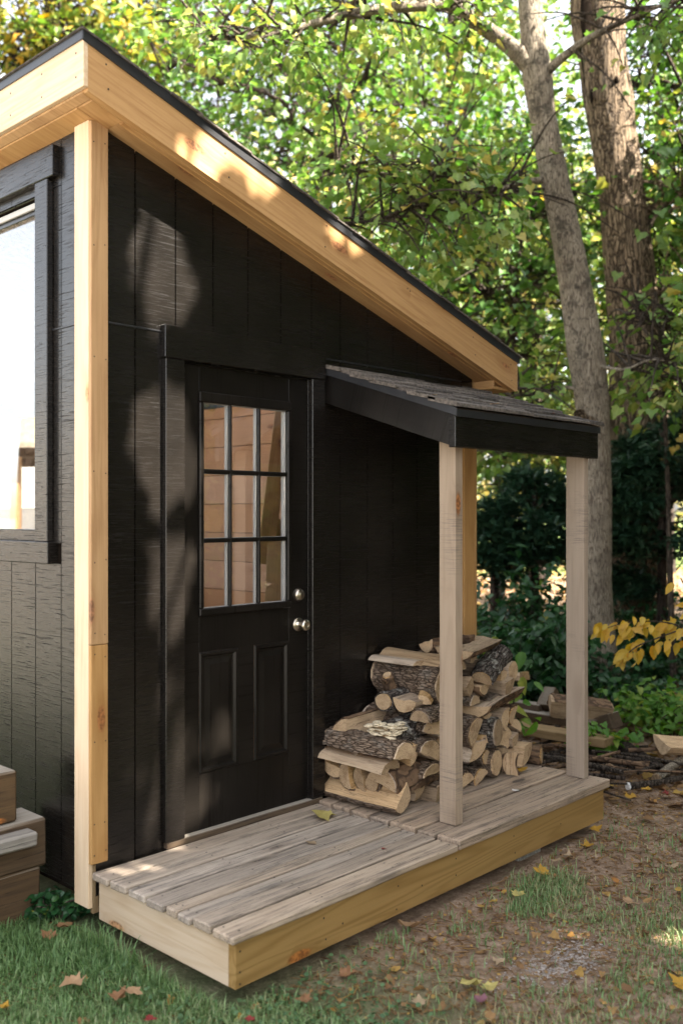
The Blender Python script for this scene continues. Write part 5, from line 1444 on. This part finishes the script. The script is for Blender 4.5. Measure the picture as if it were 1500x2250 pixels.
# single fallen leaves one can point at
for nm, st in (('leaf_tan', (0.40, 0.25, 0.14)), ('leaf_gold', (0.46, 0.26, 0.04)), ('leaf_lemon', (0.46, 0.38, 0.13)), ('leaf_red', (0.24, 0.04, 0.035)), ('leaf_brown', (0.27, 0.14, 0.07)), ('leaf_pale', (0.40, 0.29, 0.18)), ('leaf_purple', (0.22, 0.10, 0.12))):
    leaf(nm, [(0, tuple(c * .85 for c in st)), (1, st)], trans=0.15, rough=0.65, spec=0.2)
def fallen(label, p, size, mat, seed, shape=MAPLE, curl=0.9):
    rs = random.Random(seed)
    h = shape
    full = [(x, y) for x, y in h] + [(-x, y) for x, y in h[-2:0:-1]]
    full = [(x * rs.uniform(.85, 1.15), y * rs.uniform(.9, 1.1)) for x, y in full]
    bm = bmesh.new()
    c = bm.verts.new((0, 0.35, 0))
    m_ = len(full)
    rim = [bm.verts.new((x, y, 0)) for x, y in full]
    mid_ = [bm.verts.new((x * .55, 0.35 + (y - .35) * .55, 0)) for x, y in full]
    for i in range(m_):
        j = (i + 1) % m_
        bm.faces.new((c, mid_[i], mid_[j])); bm.faces.new((mid_[i], rim[i], rim[j], mid_[j]))
    k = rs.uniform(0, 30)
    for v in bm.verts:
        x, y = v.co.x, v.co.y - .35
        d2 = x * x + y * y
        v.co.z = curl * (0.35 * d2 + 0.55 * max(0, d2) * mnoise.noise((x * 2.2 + k, y * 2.2, 1)) + 0.10 * mnoise.noise((x * 6, y * 6, k)))
    me = from_bm(bm, 'fallen_leaf', True)
    a_ = me.attributes.new('rnd', 'FLOAT', 'FACE')
    a_.data.foreach_set('value', [rs.random() for _ in me.polygons])
    mw = Matrix.Translation(p) @ Matrix.Rotation(rs.uniform(0, 6.28), 4, 'Z') @ Matrix.Rotation(rs.uniform(-.25, .25), 4, 'X') @ Matrix.Scale(size, 4) @ Matrix.Translation((0, -.35, 0))
    o = put('fallen_leaf', me, None, mat, mw=mw)
    tag(o, label, 'leaf', 'single fallen leaves')
FL = [
 ('curled tan maple leaf on the grass near the lower left corner', 160, 2160, .02, .105, 'leaf_tan'), ('crumpled tan leaf on the grass right of the curled one', 290, 2180, .02, .09, 'leaf_tan'),
 ('dull brown leaf behind the crumpled tan leaf', 258, 2190, .015, .08, 'leaf_brown'), ('brown maple leaf in the grass below the corner trim', 142, 2036, .03, .10, 'leaf_brown'), ('dark brown leaf left of the corner trim foot', 105, 2055, .02, .085, 'leaf_brown'),
 ('large tan maple leaf on bare soil before the deck', 898, 2034, .02, .13, 'leaf_tan'), ('golden crumpled leaf on the soil right of the deck middle', 1192, 1918, .02, .10, 'leaf_gold'),
 ('lemon yellow leaf on the soil below the golden one', 1137, 1966, .015, .075, 'leaf_lemon'), ('left of two lemon leaves on the lower grass', 1038, 2162, .02, .10, 'leaf_lemon'), ('right of two lemon leaves on the lower grass', 1076, 2170, .02, .075, 'leaf_lemon'),
 ('small purple leaf just below the two lemon leaves', 1055, 2198, .02, .06, 'leaf_purple'), ('golden leaf by the far deck corner', 1310, 1822, .03, .09, 'leaf_gold'), ('yellow leaf beyond the far deck corner', 1290, 1858, .015, .09, 'leaf_gold'),
 ('pale tan leaf on soil at the right', 1382, 1982, .015, .08, 'leaf_tan'), ('yellow leaf at the right edge of the grass', 1492, 2160, .02, .09, 'leaf_gold'), ('pale scrap of leaf on the soil centre right', 1095, 2115, .015, .06, 'leaf_pale'),
 ('pinkish brown leaf at the bottom left of centre', 668, 2197, .02, .07, 'leaf_brown'), ('curled brown leaf lying before the deck corner', 762, 2140, .015, .085, 'leaf_brown'), ('pale leaf scrap near the bottom edge centre', 920, 2200, .02, .06, 'leaf_pale'),
 ('red leaf lying at the bottom edge left of centre', 330, 2240, .02, .07, 'leaf_red'), ('dusty red leaf at the bottom edge by the centre', 548, 2242, .02, .07, 'leaf_red'), ('orange leaf at the far left edge of the grass', 8, 2212, .02, .06, 'leaf_gold'),
 ('tiny red leaf beside the golden crumpled one', 1098, 1958, .015, .045, 'leaf_red'), ('long red leaf on the soil right of the deck end', 1462, 1745, .015, .09, 'leaf_red'), ('flat golden leaf on the soil beyond the deck end', 1386, 1752, .015, .085, 'leaf_gold'),
 ('yellow leaf standing among the sticks near the deck end', 1420, 1735, .04, .08, 'leaf_gold'), ('golden leaf below the fallen branches', 1366, 1690, .03, .08, 'leaf_gold'), ('pale chip-like leaf on the soil at the right edge', 1480, 1905, .015, .07, 'leaf_pale'),
 ('pale dry leaf near the far end of the deck', 1222, 1892, .015, .06, 'leaf_pale'), ('faded leaf lying flat right of the golden one', 1248, 1880, .015, .06, 'leaf_pale'),
]
for i, (lb_, px, py, z, s, mt) in enumerate(FL):
    fallen(lb_, gp(px, py, z), s * (.78 if mt != 'leaf_red' else .55), mt, 700 + i, curl=random.Random(i).uniform(.9, 1.7))
fallen('crumpled yellow leaf on the deck boards below the door', Vector((1.10, -.185, .250)), .105, 'leaf_lemon', 801, curl=1.3)
fallen('small pale leaf lying flat in the middle of the deck', Vector((.83, -.385, .238)), .05, 'leaf_pale', 802, IVY, .4)
fallen('tiny red leaf near the front edge of the deck', Vector((.985, -.655, .238)), .03, 'leaf_red', 803, IVY, .4)
fallen('golden leaf tucked under the firewood at the right', Vector((2.36, -.43, .262)), .08, 'leaf_gold', 804)
fallen('white scrap of paper on the deck near the far post', Vector((2.05, -.60, .251)), .055, 'white_paint_end', 805, OVATE, .5)  # a paper scrap, built as a leaf blade
fallen('yellow leaf on the shingles of the porch roof', Vector((1.83, -.62, 2.17)), .06, 'leaf_tan', 806, curl=.5)
fallen('small red leaf on the shingles near the roof end', Vector((2.28, -.66, 2.155)), .05, 'leaf_red', 807, curl=.5)
fallen('pale tag caught low on the shingles above the barge board', Vector((1.40, -.60, 2.178)), .045, 'leaf_pale', 808, OVATE, .4)  # a small tag, drawn with the leaf builder

# ------------------------------------------------------------------ the maples over the viewer's right shoulder that shade the porch
def sunspot(p):
    """where a ray of sun through p meets the door wall; the crowns are cut open for these spots to place the sun flecks"""
    t = (p.y - 0.02) / SUN.y
    return p.x - SUN.x * t, p.z - SUN.z * t
SPOTS = [(.29, 2.82, .06, .07), (.38, 2.68, .08, .12), (.42, 2.56, .08, .10), (.34, 2.52, .05, .08),
         (.31, 1.98, .07, .13), (.38, 1.82, .06, .12), (.47, 1.90, .05, .16), (.33, 1.68, .04, .06), (.35, 1.42, .05, .09), (.43, 1.33, .06, .12), (.42, 1.12, .05, .08),
         (.40, .80, .06, .12), (.33, .55, .06, .14), (.46, .60, .07, .16), (.40, .38, .10, .10), (.30, .30, .06, .08), (.67, .66, .06, .07), (.58, .42, .05, .06), (.27, .13, .20, .07),
         (0.50, 2.97, .18, .06), (0.74, 2.90, .08, .03), (1.14, 2.79, .07, .03), (1.34, 2.73, .07, .02)]
def shade_gap(p):
    x, z = sunspot(p)
    n_ = mnoise.noise((x * 7.5, z * 5.0, 3.3)) + 0.5 * mnoise.noise((x * 17, z * 13, 8.3))
    for cx, cz, rx, rz in SPOTS:
        q = ((x - cx) / (rx + .055)) ** 2 + ((z - cz) / (rz + .055)) ** 2
        if q < 1 + 0.8 * n_: return False
    return True
rs = random.Random(90)
trees_s = [(Vector((2.9, -9.2, 0)), 'leafy maple standing behind the viewer, its crown over the porch'), (Vector((6.4, -7.2, 0)), 'leafy maple to the right of the viewer, its crown over the clearing'), (Vector((9.4, -5.0, 0)), 'leafy maple far to the right that shades the wood floor')]
buckets = [([], [], [], [], []) for _ in trees_s]
pools = [[] for _ in trees_s]
for i in range(2600):
    T = Vector((rs.uniform(-1.5, 7.2), rs.uniform(-2.6, 3.2), rs.uniform(0, 3.6)))
    c = T + SUN * (rs.uniform(4.8, 8.5) if T.y < -0.2 else rs.uniform(6.2, 9.5) if T.y < 0.9 else rs.uniform(9.5, 12.5))
    k = min(range(3), key=lambda q: (Vector((trees_s[q][0].x, trees_s[q][0].y)) - Vector((c.x, c.y))).length)
    pools[k].append(c)
    n0 = (SUN * 0.6 + Vector((rs.gauss(0, .4), rs.gauss(0, .4), .5))).normalized()
    tone = rs.random()
    for _ in range(20):
        o_ = Vector((rs.gauss(0, .2), rs.gauss(0, .2), rs.gauss(0, .1)))
        lp = c + o_
        a = rs.uniform(0, 6.28)
        t_ = Vector((math.cos(a), math.sin(a), rs.gauss(-.3, .3)))
        ls = rs.uniform(.13, .2)
        if not (shade_gap(lp) and shade_gap(lp + t_.normalized() * ls * .55) and shade_gap(lp + t_.normalized() * ls)): continue
        B = buckets[k]
        B[0].append(lp); B[1].append(t_); B[2].append(n0 + Vector((rs.gauss(0, .4), rs.gauss(0, .4), 0))); B[3].append(ls); B[4].append(.5 * tone + .5 * rs.random())
for k, (b, lab) in enumerate(trees_s):
    top = sum(pools[k], Vector()) / len(pools[k])
    trunk = [b, b + Vector((.1, .1, 2.5)), b.lerp(top, .5) + Vector((0, 0, 1)), top + Vector((0, 0, 1.5))]
    trunk[0].z = -.05
    lm = [(wander(spline(trunk, 4)[rs.randrange(5, 11)], rs.choice(pools[k]), rs, -.2, .3, 5), .06) for _ in range(16)]
    tree('shade_maple', lab, 'tree', trunk, [.24, .18, .14, .05], lm, 0, (0.3, 0.3, 0.2), 'shade_leaf', 900 + k, leafsize=.15, shape=LUMP, group='maples that shade the porch', extra=(*buckets[k], []), limb_r=.06)
# a yellow-leaved tree in the sun, mirrored in the door glass
b = Vector((6.0, -6.6, 0))
lm = [(wander(b + Vector((0, 0, 1 + .4 * i)), b + Vector((rs.uniform(-2, 2), rs.uniform(-1.6, 1.6), 1.2 + .55 * i)), rs), .03) for i in range(9)]
tree('yellow_tree', 'yellow-leaved young tree right of the viewer, mirrored in the door panes', 'tree', [b, b + Vector((.1, 0, 2.5)), b + Vector((0, .1, 6))], [.09, .07, .02], lm, 230, (.5, .5, .4), 'maple_leaf_gold', 930, leafsize=.14, per=14, shape=LUMP)

# unseen trees added behind and right of the viewer to block sky
for i, (x, y, h_) in enumerate(((-0.6, -12.5, 11), (3.2, -14.5, 13), (7.5, -12.0, 13), (11.5, -9.0, 13), (13.5, -4.5, 12), (14.0, 0.5, 11))):
    b = Vector((x, y, -.05))
    lm = [(wander(b + Vector((0, 0, 1.2 + .5 * j)), b + Vector((rs.uniform(-2.6, 2.6), rs.uniform(-2.6, 2.6), 1.5 + (h_ - 1.5) * j / 13)), rs), .05) for j in range(14)]
    tree('blocker_tree', ['unseen tree added at the left end behind the viewer', 'unseen tree added farthest back behind the viewer', 'tree in the wood over the viewer\'s right shoulder', 'unseen tree added right of the viewer', 'unseen tree added far right of the viewer along the clearing', 'last tree at the right before the picture\'s edge'][i], 'tree',
         [b, b + Vector((.1, 0, h_ * .5)), b + Vector((0, .1, h_))], [.2, .15, .04], lm, 330, (1.0, 1.0, .7), 'shade_leaf', 950 + i, leafsize=.3, per=12, radius=.6, shape=LUMP, group='unseen trees added to block sky', twigs=False)

# unseen thicket added beyond those trees to darken what the door wall reflects
pos, tip, nrm, size, rnd = [], [], [], [], []
edge = spline([Vector((-1.2, -13.0, 0)), Vector((3.5, -13.5, 0)), Vector((8.5, -11.5, 0)), Vector((12.5, -7.0, 0)), Vector((14.5, -1.5, 0))], 40)
for i in range(1500):
    c = rs.choice(edge) + Vector((rs.gauss(0, .9), rs.gauss(0, .9), 0))
    c.z = rs.uniform(0.0, 6.5) * rs.uniform(.4, 1)
    tone = rs.random()
    for _ in range(14):
        pos.append(c + Vector((rs.gauss(0, .35), rs.gauss(0, .35), rs.gauss(0, .3))))
        tip.append((rs.gauss(0, 1), rs.gauss(0, 1), rs.gauss(-.4, .5))); nrm.append((rs.gauss(-.4, .6), rs.gauss(.5, .6), .6))
        size.append(rs.uniform(.2, .4)); rnd.append(.5 * tone + .5 * rs.random())
o = put('blocker_thicket', leaves_mesh('blocker_thicket', pos, tip, nrm, size, LUMP, np.array(rnd)), None, 'shade_leaf')
tag(o, 'unseen leafy thicket added behind the viewer to dim reflections', 'thicket', kind='stuff')

# ------------------------------------------------------------------ the sunny yard that the window mirrors
MX = 0.145
def mir(px, py, d):
    p = at(px, py, d)
    return Vector((MX - p.x, p.y, p.z))
pav = empty('yard_pavilion', Vector((*mir(20, 1130, 12.0).xy, 0)), 'open pavilion with pale roof and timber posts mirrored in the window', 'pavilion')
er = Vector((-RGT.x, RGT.y, 0)); ef = Vector((-FWD.x, FWD.y, 0))
c0 = Vector((*mir(20, 1130, 12.0).xy, 0))
for u in (-2.4, 0.085, 2.4):
    for v in (0.0, 2.6):
        p = c0 + er * u + ef * v
        bar('post', pav, p + Vector((0, 0, -.02)), p + Vector((0, 0, 2.36)), .11, .11, 'pine', up=tuple(ef))
for v in (0.0, 2.6):
    bar('beam', pav, c0 + er * -2.7 + ef * v + Vector((0, 0, 2.42)), c0 + er * 2.7 + ef * v + Vector((0, 0, 2.42)), .14, .10, 'old_timber')
bm = bmesh.new()
q = [c0 + er * u + ef * v + Vector((0, 0, z)) for u, v, z in ((-3, -.4, 2.5), (3, -.4, 2.5), (3, 1.3, 2.98), (-3, 1.3, 2.98), (3, 3.0, 2.5), (-3, 3.0, 2.5))]
vs = [bm.verts.new(p - pav.location) for p in q]; ws = [bm.verts.new(p - pav.location - Vector((0, 0, .06))) for p in q]
for f in ((0, 1, 2, 3), (3, 2, 4, 5)):
    bm.faces.new([vs[i] for i in f]); bm.faces.new([ws[i] for i in f][::-1])
for i, j in ((0, 1), (1, 2), (2, 4), (4, 5), (5, 3), (3, 0)): bm.faces.new((vs[i], ws[i], ws[j], vs[j]))
put('roof', from_bm(bm, 'roof'), pav, 'pale_roof', loc=pav.location)
hc = Vector((*mir(0, 1130, 17.5).xy, 0))
hs_ = empty('white_cottage', hc, 'long white cottage with grey base mirrored in the window', 'house')
def hbox(name, u0, u1, v0, v1, z0, z1, mat):
    bm = poly_prism([(u0, z0), (u1, z0), (u1, z1), (u0, z1)], 'y', v0, v1)
    mw = Matrix((er, ef, Vector((0, 0, 1)))).transposed().to_4x4(); mw.translation = hc
    put(name, from_bm(bm, name), hs_, mat, mw=mw)
hbox('wall', -5, 5, 0, 3, 1.75, 2.75, 'pale_siding'); hbox('base', -4.99, 4.99, 0.01, 2.99, 0, 1.748, 'grey_skirt'); hbox('door', -.72, -.42, -.02, 0.0, 1.76, 2.6, 'red_paint')
hbox('roof', -5.2, 5.2, -.2, 3.2, 2.752, 2.9, 'pale_roof')
